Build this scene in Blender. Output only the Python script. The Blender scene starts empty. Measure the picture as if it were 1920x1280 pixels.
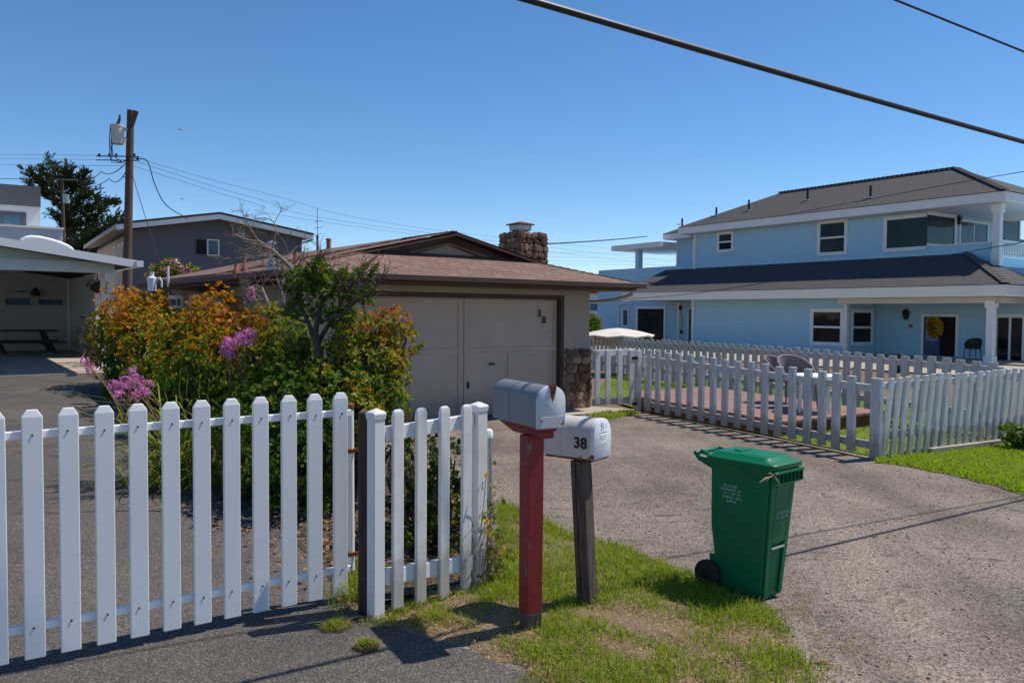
import bpy, bmesh, math, random
import numpy as np
from mathutils import Vector, Matrix

random.seed(7)
rng = np.random.default_rng(7)
sc = bpy.context.scene
COL = sc.collection
R = math.radians

# ------------------------------------------------------------------ camera
EYE = 1.6
FPX, PIT, ROL = 1493.2, 0.0365, 0.00738
fwd = Vector((0, math.cos(PIT), -math.sin(PIT)))
up0 = Vector((0, math.sin(PIT), math.cos(PIT)))
rt0 = Vector((1, 0, 0))
rt = rt0 * math.cos(ROL) + up0 * math.sin(ROL)
upv = up0 * math.cos(ROL) - rt0 * math.sin(ROL)
cam_d = bpy.data.cameras.new("camera")
cam = bpy.data.objects.new("camera", cam_d)
COL.objects.link(cam)
cam_d.sensor_width = 36
cam_d.lens = 36 * FPX / 1920
cam_d.clip_start = 0.05
cam_d.clip_end = 3000
m = Matrix((rt, upv, -fwd)).transposed().to_4x4()
m.translation = Vector((0, 0, EYE))
cam.matrix_world = m
sc.camera = cam
CAMP = Vector((0, 0, EYE))


def ray(px, py):
    d = fwd * FPX + rt * (px - 960) + upv * (640 - py)
    return d / d.y


def G(px, py, z=0.0):
    d = ray(px, py)
    return CAMP + d * ((z - EYE) / d.z)


def D(px, py, depth):
    return CAMP + ray(px, py) * depth


class Fac:
    """vertical plane through o along horizontal direction e"""
    def __init__(s, o, e):
        s.o = Vector((o[0], o[1], 0)); s.e = Vector((e[0], e[1], 0)).normalized()
        s.n = Vector((s.e.y, -s.e.x, 0))
        if s.n.dot(CAMP - s.o) < 0: s.n = -s.n

    def hit(s, px, py):
        d = ray(px, py)
        t = (s.o - CAMP).dot(s.n) / d.dot(s.n)
        p = CAMP + d * t
        return (p - s.o).dot(s.e), p.z

    def pt(s, a, z, off=0.0):
        return s.o + s.e * a + Vector((0, 0, z)) + s.n * off


def smooth(a, b, x):
    t = np.clip((x - a) / (b - a), 0, 1)
    return t * t * (3 - 2 * t)


def gz(x, y):
    return 0.25 * smooth(9, 20, y) * smooth(0, -6, x)


# ------------------------------------------------------------------ materials
class NT:
    def __init__(s, name):
        s.m = bpy.data.materials.new(name); s.m.use_nodes = True
        s.t = s.m.node_tree; s.t.nodes.clear()
        s.out = s.n('ShaderNodeOutputMaterial')

    def n(s, kind, **kw):
        nd = s.t.nodes.new(kind)
        for k, v in kw.items():
            if k in nd.inputs: nd.inputs[k].default_value = v
            else: setattr(nd, k, v)
        return nd

    def l(s, a, b): s.t.links.new(a, b)

    def ramp(s, src, stops):
        r = s.n('ShaderNodeValToRGB')
        els = r.color_ramp.elements
        while len(els) < len(stops): els.new(0.5)
        for e, (p, c) in zip(els, stops):
            e.position = p; e.color = (*c, 1) if len(c) == 3 else c
        s.l(src, r.inputs['Fac']); return r.outputs['Color']

    def mix(s, fac, a, b, mode='MIX'):
        x = s.n('ShaderNodeMix', data_type='RGBA', blend_type=mode)
        for i, v in ((0, fac), (6, a), (7, b)):
            if isinstance(v, (int, float)): x.inputs[i].default_value = v
            elif isinstance(v, tuple): x.inputs[i].default_value = (*v, 1)
            else: s.l(v, x.inputs[i])
        return x.outputs[2]

    def noise(s, co, scale, detail=4, rough=0.6, dist=0.0):
        x = s.n('ShaderNodeTexNoise', Scale=scale, Detail=detail, Roughness=rough, Distortion=dist)
        s.l(co, x.inputs['Vector']); return x.outputs['Fac']


def obj_co(t, scale=(1, 1, 1)):
    c = t.n('ShaderNodeTexCoord')
    mp = t.n('ShaderNodeMapping'); mp.inputs['Scale'].default_value = scale
    t.l(c.outputs['Object'], mp.inputs['Vector'])
    return mp.outputs['Vector']


def uv_co(t, scale=(1, 1, 1)):
    c = t.n('ShaderNodeTexCoord')
    mp = t.n('ShaderNodeMapping'); mp.inputs['Scale'].default_value = scale
    t.l(c.outputs['UV'], mp.inputs['Vector'])
    return mp.outputs['Vector']


def finish(t, col, rough=0.6, bump=None, bstr=0.3, bdist=0.01, metal=0.0, spec=0.4, coat=0.0):
    p = t.n('ShaderNodeBsdfPrincipled')
    if isinstance(col, tuple): p.inputs['Base Color'].default_value = (*col, 1)
    else: t.l(col, p.inputs['Base Color'])
    if isinstance(rough, (int, float)): p.inputs['Roughness'].default_value = rough
    else: t.l(rough, p.inputs['Roughness'])
    p.inputs['Metallic'].default_value = metal
    p.inputs['Specular IOR Level'].default_value = spec
    p.inputs['Coat Weight'].default_value = coat
    if bump is not None:
        b = t.n('ShaderNodeBump', Strength=bstr, Distance=bdist)
        t.l(bump, b.inputs['Height']); t.l(b.outputs['Normal'], p.inputs['Normal'])
    t.l(p.outputs['BSDF'], t.out.inputs['Surface'])
    return t.m


def pm(name, c, c2=None, scale=6.0, rough=0.6, bump=0.15, bscale=60.0, bdist=0.004, stretch=(1, 1, 1),
       metal=0.0, spec=0.4, lo=0.35, hi=0.7, detail=5, speck=None, speck_scale=30., speck_t=0.68, mud=None):
    t = NT(name)
    co = obj_co(t, stretch)
    c2 = c2 or tuple(x * 0.78 for x in c)
    f = t.noise(co, scale, detail)
    col = t.ramp(f, [(lo, c2), (hi, c)])
    if speck:
        f2 = t.noise(co, speck_scale, 3)
        mk = t.ramp(f2, [(speck_t - .03, (0, 0, 0)), (speck_t + .04, (1, 1, 1))])
        col = t.mix(mk, col, speck)
    if mud:   # soil splashed up from the ground, ragged upper edge
        sz = t.n('ShaderNodeSeparateXYZ'); t.l(obj_co(t), sz.inputs[0])
        ad = t.n('ShaderNodeMath', operation='MULTIPLY_ADD'); t.l(t.noise(obj_co(t), 13, 5, .7), ad.inputs[0]); ad.inputs[1].default_value = -.42
        t.l(sz.outputs['Z'], ad.inputs[2])
        mk2 = t.ramp(ad.outputs[0], [(0.0, (.55, .55, .55)), (mud, (0, 0, 0))])
        col = t.mix(mk2, col, (.25, .20, .15))
        st = (1, 1, 1) if mud > .2 else t.ramp(t.noise(obj_co(t, (18, 18, .9)), 1.0, 3), [(.42, (.94, .94, .93)), (.62, (1, 1, 1))])
        col = t.mix(1.0, col, st, 'MULTIPLY')
    h = t.noise(co, bscale, 3)
    return finish(t, col, rough, h, bump, bdist, metal, spec)


def leaf_mat(name, cols, trans=0.42, rough=0.5):
    t = NT(name)
    g = t.n('ShaderNodeNewGeometry')
    n = len(cols)
    col = t.ramp(g.outputs['Random Per Island'], [(i / max(1, n - 1), c) for i, c in enumerate(cols)])
    p = t.n('ShaderNodeBsdfPrincipled', Roughness=rough)
    p.inputs['Specular IOR Level'].default_value = 0.22
    t.l(col, p.inputs['Base Color'])
    tr = t.n('ShaderNodeBsdfTranslucent')
    t.l(t.mix(1.0, col, (1.25, 1.25, 0.7), 'MULTIPLY'), tr.inputs['Color'])
    mx = t.n('ShaderNodeMixShader'); mx.inputs[0].default_value = trans
    t.l(p.outputs[0], mx.inputs[1]); t.l(tr.outputs[0], mx.inputs[2])
    t.l(mx.outputs[0], t.out.inputs['Surface'])
    return t.m


def shingle_mat(name, cols, bw=0.3, bh=0.14, mortar=(0.02, 0.018, 0.018), vert=.4):
    t = NT(name)
    co = uv_co(t)
    br = t.n('ShaderNodeTexBrick', Scale=1.0)
    br.inputs['Brick Width'].default_value = bw
    br.inputs['Row Height'].default_value = bh
    br.inputs['Mortar Size'].default_value = 0.012
    br.inputs['Mortar Smooth'].default_value = 0.3
    br.inputs['Color1'].default_value = (0, 0, 0, 1)
    br.inputs['Color2'].default_value = (1, 1, 1, 1)
    br.inputs['Mortar'].default_value = (0.5, 0.5, 0.5, 1)
    br.offset_frequency = 3; br.squash_frequency = 2; br.squash = 0.8
    t.l(co, br.inputs['Vector'])
    nz = t.noise(co, 3.1, 4)
    fac = t.mix(0.45, br.outputs['Color'], t.ramp(nz, [(.3, (0, 0, 0)), (.7, (1, 1, 1))]))
    n = len(cols)
    col = t.ramp(fac, [(0.1 + 0.8 * i / (n - 1), c) for i, c in enumerate(cols)])
    grit = t.noise(co, 160, 2)
    col = t.mix(t.ramp(grit, [(.4, (.0, .0, .0)), (.7, (.5, .5, .5))]), col, tuple(x * 1.5 for x in cols[-1]))
    # the butt line of every course is a dark horizontal line; vertical joints are faint
    sx = t.n('ShaderNodeSeparateXYZ'); t.l(co, sx.inputs[0])
    dv = t.n('ShaderNodeMath', operation='DIVIDE'); t.l(sx.outputs['Y'], dv.inputs[0]); dv.inputs[1].default_value = bh
    fr_ = t.n('ShaderNodeMath', operation='FRACT'); t.l(dv.outputs[0], fr_.inputs[0])
    ln = t.ramp(fr_.outputs[0], [(0.0, (1, 1, 1)), (.13, (.85, .85, .85)), (.24, (0, 0, 0))])
    jf = t.mix(1.0, br.outputs['Fac'], (vert, vert, vert), 'MULTIPLY')
    col = t.mix(jf, col, mortar); col = t.mix(ln, col, mortar)
    inv = t.n('ShaderNodeMath', operation='SUBTRACT'); inv.inputs[0].default_value = 1
    t.l(br.outputs['Fac'], inv.inputs[1])
    return finish(t, col, 0.85, inv.outputs[0], 0.6, 0.02, spec=0.2)


def siding_mat(name, c, c2, pitch=0.2, axis='Z', strength=0.5):
    t = NT(name)
    co = obj_co(t)
    w = t.n('ShaderNodeTexWave', wave_type='BANDS', bands_direction=axis, wave_profile='SAW', Scale=math.pi / 10 / pitch * 2 / 2)
    t.l(co, w.inputs['Vector'])
    nz = t.noise(co, 0.9, 5)
    col = t.ramp(nz, [(.3, c2), (.7, c)])
    ln = t.ramp(w.outputs['Fac'], [(0.0, (.55, .55, .55)), (0.1, (1, 1, 1))])
    col = t.mix(strength, col, ln, 'MULTIPLY')
    return finish(t, col, 0.6, w.outputs['Fac'], 0.5, 0.012, spec=0.3)


def glass_mat(name, c=(0.008, 0.011, 0.013), rough=0.03, spec=0.16):
    t = NT(name)
    co = obj_co(t)
    f = t.noise(co, 1.3, 3)
    col = t.ramp(f, [(.4, c), (.75, tuple(x * 2.5 for x in c))])
    return finish(t, col, rough, t.noise(co, 1.7, 1), 0.08, 0.02, spec=spec)


M = {}
M['vinyl'] = pm('white_vinyl', (.81, .805, .80), (.76, .76, .765), 3, .38, .03, 9, .003)
M['fargrey'] = pm('greyed_picket_paint', (.64, .625, .60), (.47, .455, .435), 9, .75, .35, 40, .004, (3, 3, .6))
M['farwire'] = pm('grey_blue_line', (.16, .20, .27), (.13, .17, .23), 4, .7, .05, 20)  # grey-blue for the distant wires, lighter than the cable jacket
M['oldwhite'] = pm('weathered_white_paint', (.76, .75, .735), (.56, .545, .525), 9, .7, .35, 40, .004, (3, 3, .6), speck=(.30, .26, .22), speck_scale=22, speck_t=.70, mud=.12)
M['dirtywhite'] = pm('worn_white_vinyl', (.78, .775, .76), (.66, .645, .62), 5, .5, .1, 30, .003, lo=.3, hi=.5, mud=.16)
M['paintwhite'] = pm('white_trim_paint', (.82, .815, .80), (.75, .745, .73), 2, .55, .08, 30)
M['bouncewhite'] = pm('bounce_warmed_fascia', (.86, .82, .74), (.80, .76, .69), 2, .55, .08, 30)  # white tinted warm to stand in for light bounced off the ground
M['creamtrim'] = pm('cream_trim_paint', (.62, .57, .48), (.55, .5, .42), 2, .6, .08, 30)
M['blue'] = siding_mat('light_blue_siding', (.40, .645, .80), (.37, .60, .755), .19, 'Z', .28)
M['brown_wood'] = pm('dark_brown_wood', (.115, .064, .046), (.055, .034, .027), 8, .75, .4, 30, .006, (6, 6, .7))
M['grey_wood'] = pm('grey_weathered_wood', (.155, .115, .088), (.06, .045, .037), 10, .85, .7, 26, .012, (6, 6, .5))
M['fascia'] = pm('dark_red_brown_fascia', (.092, .047, .036), (.070, .035, .028), 3, .6, .1, 30)
M['orangewood'] = pm('tan_rake_trim', (.33, .18, .10), (.2, .1, .06), 5, .7, .2, 30)
M['taupe'] = pm('taupe_stucco', (.40, .325, .25), (.36, .29, .225), 3, .85, .25, 90, .004)
M['taupedoor'] = pm('taupe_door_paint', (.53, .405, .315), (.46, .355, .28), 2.2, .6, .06, 60, mud=.22)
M['shingle_brown'] = shingle_mat('brown_shingles', [(.13, .078, .064), (.21, .108, .078), (.165, .112, .096), (.27, .15, .105), (.20, .15, .132)], .20, .098, (.06, .034, .028), .35)
M['shingle_grey'] = shingle_mat('charcoal_shingles', [(.055, .053, .056), (.078, .074, .076), (.066, .063, .066), (.095, .09, .09)], .30, .14, (.022, .02, .022), .4)
M['black'] = pm('black_paint', (.012, .012, .013), (.008, .008, .009), 10, .45, .05, 40)
M['rubber'] = pm('black_rubber', (.014, .014, .015), (.02, .019, .018), 12, .75, .2, 60)
M['screw'] = pm('dull_steel_screw', (.12, .12, .125), (.05, .05, .05), 30, .4, .05, 40, metal=.7)
M['steel'] = pm('galvanised_steel', (.45, .46, .47), (.33, .34, .35), 9, .45, .05, 40, metal=.75)
M['rust'] = pm('orange_rust', (.32, .10, .03), (.09, .025, .012), 40, .9, .5, 90, .004)
M['terracotta'] = pm('terracotta_red', (.36, .13, .08), (.25, .09, .06), 12, .8, .2, 50)
M['concrete'] = pm('pale_concrete', (.42, .36, .29), (.34, .29, .235), 3, .9, .25, 60)
M['soil'] = pm('bed_soil', (.075, .052, .036), (.035, .026, .02), 12, .95, .8, 30, .03, speck=(.22, .13, .06), speck_scale=36, speck_t=.6)
M['dirt'] = pm('dry_dirt', (.21, .145, .085), (.12, .085, .05), 8, .95, .8, 40, .03, speck=(.36, .25, .13), speck_scale=50, speck_t=.6)
M['turf'] = pm('turf_base', (.15, .20, .02), (.09, .135, .015), 14, .95, .6, 60, .03)
M['bark'] = pm('grey_bark', (.15, .098, .066), (.05, .034, .026), 16, .9, .7, 40, .012, (4, 4, .8))
M['deadbark'] = pm('pale_dead_bark', (.30, .235, .19), (.16, .125, .10), 16, .9, .5, 40, .01, (4, 4, .8))
M['polewood'] = pm('creosote_pole_wood', (.135, .08, .062), (.08, .05, .04), 6, .9, .4, 30, .01, (5, 5, .25))
M['cable'] = pm('black_cable_jacket', (.010, .014, .024), (.008, .011, .018), 4, .45, .05, 20)
M['glass'] = glass_mat('dark_window_glass')
M['glassblue'] = glass_mat('blue_window_glass', (.05, .09, .13), .04)
M['glassteal'] = glass_mat('teal_window_glass', (.005, .018, .016), .03, .2)
M['darkroom'] = pm('unlit_opening', (.012, .012, .014), (.008, .008, .009), 2, .9, .02, 10)
M['whitewall'] = siding_mat('white_lap_siding', (.66, .66, .67), (.6, .6, .61), .18, 'Z', .5)
M['greywall'] = pm('slate_grey_stucco', (.125, .13, .155), (.115, .12, .142), 1.2, .85, .15, 50)
M['beigewall'] = siding_mat('tan_vertical_siding', (.46, .36, .29), (.36, .28, .23), .3, 'X', .5)
M['carportwall'] = pm('grey_green_board', (.66, .70, .68), (.61, .65, .63), 1.5, .7, .1, 40)
M['carportback'] = pm('carport_back_wall', (.44, .395, .35), (.40, .36, .315), 1.2, .8, .1, 40)
M['darkpanel'] = pm('dark_grey_parapet', (.10, .105, .112), (.09, .094, .10), 2, .8, .1, 30)
M['tarp'] = pm('bright_white_roof_coating', (.86, .86, .86), (.80, .80, .80), 3, .6, .1, 20)
M['darkwood'] = pm('dark_stained_wood', (.05, .038, .03), (.03, .024, .02), 8, .7, .3, 30)
M['deck'] = None
M['reddark'] = pm('dark_red_skirting', (.20, .055, .038), (.12, .035, .026), 6, .8, .3, 30)
M['canvas'] = pm('cream_canvas', (.66, .62, .54), (.60, .56, .49), 3, .9, .1, 60)
M['wicker'] = pm('mauve_woven_back', (.25, .20, .21), (.18, .14, .15), 30, .85, .6, 80, .01)
M['tanfab'] = pm('tan_cushion', (.28, .19, .12), (.22, .15, .10), 20, .9, .3, 60)
M['petal'] = leaf_mat('purple_petal', [(.56, .12, .50), (.76, .28, .68), (.66, .18, .60), (.85, .46, .80)], .35)
M['yellow'] = leaf_mat('yellow_petal', [(.75, .42, .01), (.80, .52, .02), (.62, .30, .01)], .25)
M['wreath'] = leaf_mat('golden_wreath', [(.50, .27, .01), (.62, .36, .02), (.36, .2, .02)], .2)
GREEN = [(.035, .075, .010), (.075, .145, .013), (.14, .21, .016), (.05, .10, .010)]
M['leaf'] = leaf_mat('shrub_leaf_green', GREEN)
M['leafdark'] = leaf_mat('dark_leaf_green', [(.018, .040, .010), (.030, .058, .014), (.045, .075, .016)])
M['leaflime'] = leaf_mat('bright_leaf_green', [(.10, .17, .02), (.15, .20, .022), (.07, .13, .018)])
M['leafolive'] = leaf_mat('olive_leaf', [(.22, .22, .014), (.31, .25, .014), (.15, .18, .012)])
M['leaforange'] = leaf_mat('orange_young_leaf', [(.46, .16, .008), (.56, .24, .010), (.38, .13, .008), (.50, .29, .014)])
M['leafrust'] = leaf_mat('rusty_young_leaf', [(.30, .12, .018), (.38, .16, .02), (.24, .09, .018), (.30, .18, .018)])
M['leafred'] = leaf_mat('red_young_leaf', [(.36, .07, .025), (.28, .08, .03), (.42, .12, .04)])
M['strap'] = leaf_mat('strap_leaf', [(.16, .23, .03), (.26, .31, .04), (.32, .33, .06), (.11, .18, .03)])
M['stem'] = pm('flower_stem', (.17, .15, .05), (.20, .10, .05), 10, .8, .1, 30)
M['cypress'] = leaf_mat('cypress_green', [(.018, .032, .012), (.032, .050, .016), (.055, .065, .018), (.026, .040, .014)], .15, .7)
M['grass'] = leaf_mat('grass_green', [(.20, .31, .018), (.30, .39, .022), (.15, .25, .018), (.37, .41, .03)], .5, .6)
M['straw'] = leaf_mat('dry_straw', [(.34, .23, .11), (.42, .30, .15), (.24, .15, .07)], .25, .7)
M['lawn'] = leaf_mat('lawn_green', [(.25, .36, .016), (.32, .42, .02), (.20, .31, .014)], .5, .6)
M['litter'] = leaf_mat('dry_leaf_litter', [(.26, .13, .055), (.36, .20, .09), (.15, .08, .04)], .15, .8)


def asphalt():
    t = NT('worn_asphalt')
    co = obj_co(t)
    v = t.n('ShaderNodeTexVoronoi', Scale=135.0); t.l(co, v.inputs['Vector'])
    sep = t.n('ShaderNodeSeparateColor'); t.l(v.outputs['Color'], sep.inputs['Color'])
    agg = t.ramp(sep.outputs['Red'], [(.0, (.056, .052, .049)), (.45, (.082, .075, .070)), (.80, (.115, .104, .094)), (1., (.20, .182, .165))])
    big = t.noise(co, .55, 5, .65)
    tone = t.ramp(big, [(.30, (.66, .67, .70)), (.70, (1.25, 1.18, 1.12))])
    col = t.mix(1.0, agg, tone, 'MULTIPLY')
    # thin tar-black cracks running across the drive
    mp = obj_co(t, (.32, 1.1, 1))
    cr = t.n('ShaderNodeTexVoronoi', Scale=.55, feature='DISTANCE_TO_EDGE')
    wob = t.n('ShaderNodeTexNoise', Scale=3.0, Detail=5.0); t.l(mp, wob.inputs['Vector'])
    vm = t.n('ShaderNodeVectorMath', operation='MULTIPLY_ADD'); vm.inputs[1].default_value = (.5, .5, 0)
    t.l(wob.outputs['Color'], vm.inputs[0]); t.l(mp, vm.inputs[2]); t.l(vm.outputs[0], cr.inputs['Vector'])
    ck = t.ramp(cr.outputs['Distance'], [(.0, (1, 1, 1)), (.006, (.8, .8, .8)), (.013, (0, 0, 0))])
    pat = t.ramp(t.noise(co, .35, 2), [(.50, (0, 0, 0)), (.56, (1, 1, 1))])
    ck = t.mix(1.0, ck, pat, 'MULTIPLY')
    col = t.mix(ck, col, (.016, .015, .015))
    return finish(t, col, .88, v.outputs['Distance'], .55, .006, spec=.3)


def gravel():
    t = NT('compacted_gravel')
    co = obj_co(t)
    v = t.n('ShaderNodeTexVoronoi', Scale=105.0); t.l(co, v.inputs['Vector'])
    v2 = t.n('ShaderNodeTexVoronoi', Scale=48.0); t.l(co, v2.inputs['Vector'])
    sep = t.n('ShaderNodeSeparateColor'); t.l(v.outputs['Color'], sep.inputs['Color'])
    a = t.ramp(sep.outputs['Red'], [(.0, (.072, .058, .050)), (.3, (.172, .138, .115)), (.7, (.226, .184, .156)), (1., (.33, .28, .24))])
    sep2 = t.n('ShaderNodeSeparateColor'); t.l(v2.outputs['Color'], sep2.inputs['Color'])
    bigst = t.ramp(sep2.outputs['Green'], [(.90, (0, 0, 0)), (.93, (1, 1, 1))])
    a = t.mix(t.mix(1.0, bigst, (.55, .55, .55), 'MULTIPLY'), a, (.13, .105, .095))
    pt = t.ramp(t.noise(co, .9, 5, .65), [(.28, (.66, .64, .64)), (.52, (1, 1, 1)), (.72, (1.26, 1.23, 1.18))])
    a = t.mix(1.0, a, pt, 'MULTIPLY')
    lng = t.n('ShaderNodeMapping'); lng.inputs['Rotation'].default_value = (0, 0, -.42); lng.inputs['Scale'].default_value = (1.5, .22, 1)
    t.l(co, lng.inputs['Vector'])
    tk = t.ramp(t.noise(lng.outputs['Vector'], .9, 4, .55), [(.32, (.74, .73, .72)), (.5, (1, 1, 1)), (.68, (1.22, 1.2, 1.17))])
    a = t.mix(1.0, a, tk, 'MULTIPLY')
    # tyre-worn dark tar patches near the verge
    st = obj_co(t, (.9, 2.2, 1))
    bl = t.ramp(t.noise(st, 2.3, 5, .7), [(.60, (0, 0, 0)), (.64, (1, 1, 1))])
    a = t.mix(t.mix(1.0, bl, (.75, .75, .75), 'MULTIPLY'), a, (.075, .072, .074))
    return finish(t, a, .92, v.outputs['Distance'], .65, .007, spec=.2)


def deckmat():
    t = NT('red_deck_boards')
    co = obj_co(t)
    w = t.n('ShaderNodeTexBrick', Scale=1.0); t.l(co, w.inputs['Vector'])
    w.inputs['Brick Width'].default_value = 1.6; w.inputs['Row Height'].default_value = .12; w.inputs['Mortar Size'].default_value = .008
    w.inputs['Color1'].default_value = (.25, .138, .112, 1); w.inputs['Color2'].default_value = (.30, .168, .136, 1); w.inputs['Mortar'].default_value = (.06, .03, .025, 1)
    return finish(t, w.outputs['Color'], .8, w.outputs['Fac'], .3, .01)


M['asphalt'] = asphalt(); M['gravel'] = gravel(); M['deck'] = deckmat()


def stone_mat(name, cols):
    t = NT(name)
    co = obj_co(t)
    g = t.n('ShaderNodeNewGeometry')
    n = len(cols)
    col = t.ramp(g.outputs['Random Per Island'], [(i / (n - 1), c) for i, c in enumerate(cols)])
    f = t.noise(co, 14, 5)
    col = t.mix(1.0, col, t.ramp(f, [(.3, (.6, .6, .6)), (.7, (1.2, 1.2, 1.2))]), 'MULTIPLY')
    return finish(t, col, .85, t.noise(co, 40, 4), .6, .015, spec=.25)


M['stone'] = stone_mat('field_stone', [(.15, .075, .05), (.25, .15, .095), (.19, .125, .095), (.40, .28, .17), (.10, .062, .05), (.30, .18, .11)])
M['mortar'] = pm('dark_mortar', (.055, .042, .035), (.04, .03, .026), 10, .95, .4, 40)


def painted(name, base, rust, scale, t0, stretch=(1, 1, 1), rough=.5, rust2=(.06, .02, .012), metal=0.):
    t = NT(name)
    co = obj_co(t, stretch)
    f = t.noise(co, scale, 6, .65)
    mk = t.ramp(f, [(t0, (0, 0, 0)), (t0 + .05, (1, 1, 1))])
    rc = t.ramp(t.noise(co, scale * 4, 3), [(.4, rust2), (.6, rust)])
    tone = t.ramp(t.noise(co, 2.2, 4), [(.3, tuple(x * .88 for x in base)), (.7, base)])
    col = t.mix(mk, tone, rc)
    return finish(t, col, rough, t.noise(co, 25, 3), .08, .004, metal=metal)


M['redpaint'] = painted('chipped_red_paint', (.27, .022, .022), (.20, .15, .12), 7, .615, (2.5, 2.5, .8), .55, (.12, .085, .07))
M['boxgrey_shaded'] = painted('weathered_shaded_grey_paint', (.195, .195, .20), (.20, .12, .08), 9, .82, rough=.36)  # weathered grey, darkened to paint in the unlit side of the box
M['boxdoor_lit'] = painted('rusted_lit_grey_door', (.60, .63, .66), (.36, .16, .06), 13, .70, rough=.45)  # rusted grey, lightened to paint in sunlight on the door
M['boxwhite'] = painted('chalky_white_box', (.60, .58, .555), (.32, .10, .03), 10, .80, rough=.45)
M['boxwhitedoor'] = pm('pale_white_door', (.76, .77, .80), (.70, .71, .75), 5, .4, .05, 30)
M['bingreen'] = pm('green_bin_plastic', (.001, .155, .062), (.001, .132, .052), 4, .38, .05, 60, .002, spec=.3, speck=(.006, .165, .085), speck_scale=60, speck_t=.72)
M['bintext'] = pm('worn_grey_print', (.42, .54, .50), (.22, .38, .31), 70, .6, .02, 30)


# ------------------------------------------------------------------ mesh builder
class MB:
    def __init__(s): s.v = []; s.f = []; s.uv = {}; s.mi = []; s.cur = 0

    def add(s, vs, fs, uvs=None):
        o = len(s.v); s.v += [tuple(x) for x in vs]
        for i, f in enumerate(fs):
            if uvs: s.uv[len(s.f)] = uvs[i]
            s.f.append([o + k for k in f]); s.mi.append(s.cur)
        return s

    def poly(s, pts, uax=None, vax=None):
        pts = [Vector(p) for p in pts]
        uvs = None
        if uax is not None:
            uvs = [[((p).dot(uax), (p).dot(vax)) for p in pts]]
        return s.add(pts, [list(range(len(pts)))], uvs)

    def box(s, c, size, ex=(1, 0, 0), ey=None, ez=(0, 0, 1)):
        c = Vector(c); ex = Vector(ex).normalized(); ez = Vector(ez).normalized()
        ey = ez.cross(ex) if ey is None else Vector(ey)
        a, b, d = (x / 2 for x in size)
        vs = [c + ex * a * i + ey * b * j + ez * d * k for k in (-1, 1) for j in (-1, 1) for i in (-1, 1)]
        return s.add(vs, [[0, 2, 3, 1], [4, 5, 7, 6], [0, 1, 5, 4], [2, 6, 7, 3], [0, 4, 6, 2], [1, 3, 7, 5]])

    def bar(s, p0, p1, w, h, up=(0, 0, 1)):
        p0 = Vector(p0); p1 = Vector(p1); d = (p1 - p0).normalized()
        upv_ = Vector(up)
        if abs(d.dot(upv_)) > .98: upv_ = Vector((1, 0, 0))
        sd = d.cross(upv_).normalized(); u2 = sd.cross(d)
        vs = [p + sd * w / 2 * i + u2 * h / 2 * j for p in (p0, p1) for j in (-1, 1) for i in (-1, 1)]
        return s.add(vs, [[0, 2, 3, 1], [4, 5, 7, 6], [0, 1, 5, 4], [2, 6, 7, 3], [0, 4, 6, 2], [1, 3, 7, 5]])

    def tube(s, pts, rad, n=8, cap=True):
        pts = [Vector(p) for p in pts]
        if not isinstance(rad, (list, tuple)): rad = [rad] * len(pts)
        o = len(s.v); prev = None
        for i, p in enumerate(pts):
            d = (pts[min(i + 1, len(pts) - 1)] - pts[max(i - 1, 0)]).normalized()
            if prev is None:
                a = Vector((0, 0, 1)) if abs(d.z) < .9 else Vector((1, 0, 0))
                sd = d.cross(a).normalized()
            else:
                sd = (prev - d * prev.dot(d)).normalized()
            prev = sd; u2 = d.cross(sd)
            for k in range(n):
                an = 2 * math.pi * k / n
                s.v.append(tuple(p + (sd * math.cos(an) + u2 * math.sin(an)) * rad[i]))
        for i in range(len(pts) - 1):
            for k in range(n):
                a = o + i * n + k; b = o + i * n + (k + 1) % n
                s.f.append([a, b, b + n, a + n]); s.mi.append(s.cur)
        if cap:
            s.f.append([o + k for k in range(n)][::-1]); s.mi.append(s.cur)
            e = o + (len(pts) - 1) * n
            s.f.append([e + k for k in range(n)]); s.mi.append(s.cur)
        return s

    def prism(s, poly, vec):
        a = [Vector(p) for p in poly]; vec = Vector(vec); n = len(a)
        vs = a + [p + vec for p in a]
        return s.add(vs, [list(range(n))[::-1], list(range(n, 2 * n))] + [[i, (i + 1) % n, n + (i + 1) % n, n + i] for i in range(n)])

    def loft(s, rings, cap=True):
        n = len(rings[0]); o = len(s.v)
        for r in rings: s.v += [tuple(p) for p in r]
        for i in range(len(rings) - 1):
            for k in range(n):
                a = o + i * n + k; b = o + i * n + (k + 1) % n
                s.f.append([a, b, b + n, a + n]); s.mi.append(s.cur)
        if cap:
            s.f.append([o + k for k in range(n)][::-1]); s.mi.append(s.cur)
            e = o + (len(rings) - 1) * n
            s.f.append([e + k for k in range(n)]); s.mi.append(s.cur)
        return s

    def ico(s, c, r, sub=1, squash=(1, 1, 1), jit=0.0, ax=None, boxy=False):
        bm = bmesh.new(); bmesh.ops.create_icosphere(bm, subdivisions=sub, radius=1)
        c = Vector(c)
        ax = ax or (Vector((1, 0, 0)), Vector((0, 1, 0)), Vector((0, 0, 1)))
        vs = []
        for v in bm.verts:
            if boxy:
                q = Vector([math.copysign(abs(t_) ** .5, t_) for t_ in v.co]); v.co = q / max(abs(q.x), abs(q.y), abs(q.z)) if False else q * .82
            k = 1 + random.uniform(-jit, jit)
            vs.append(c + ax[0] * v.co.x * r * squash[0] * k + ax[1] * v.co.y * r * squash[1] * k + ax[2] * v.co.z * r * squash[2] * k)
        fs = [[v.index for v in f.verts] for f in bm.faces]
        bm.free(); return s.add(vs, fs)

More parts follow.
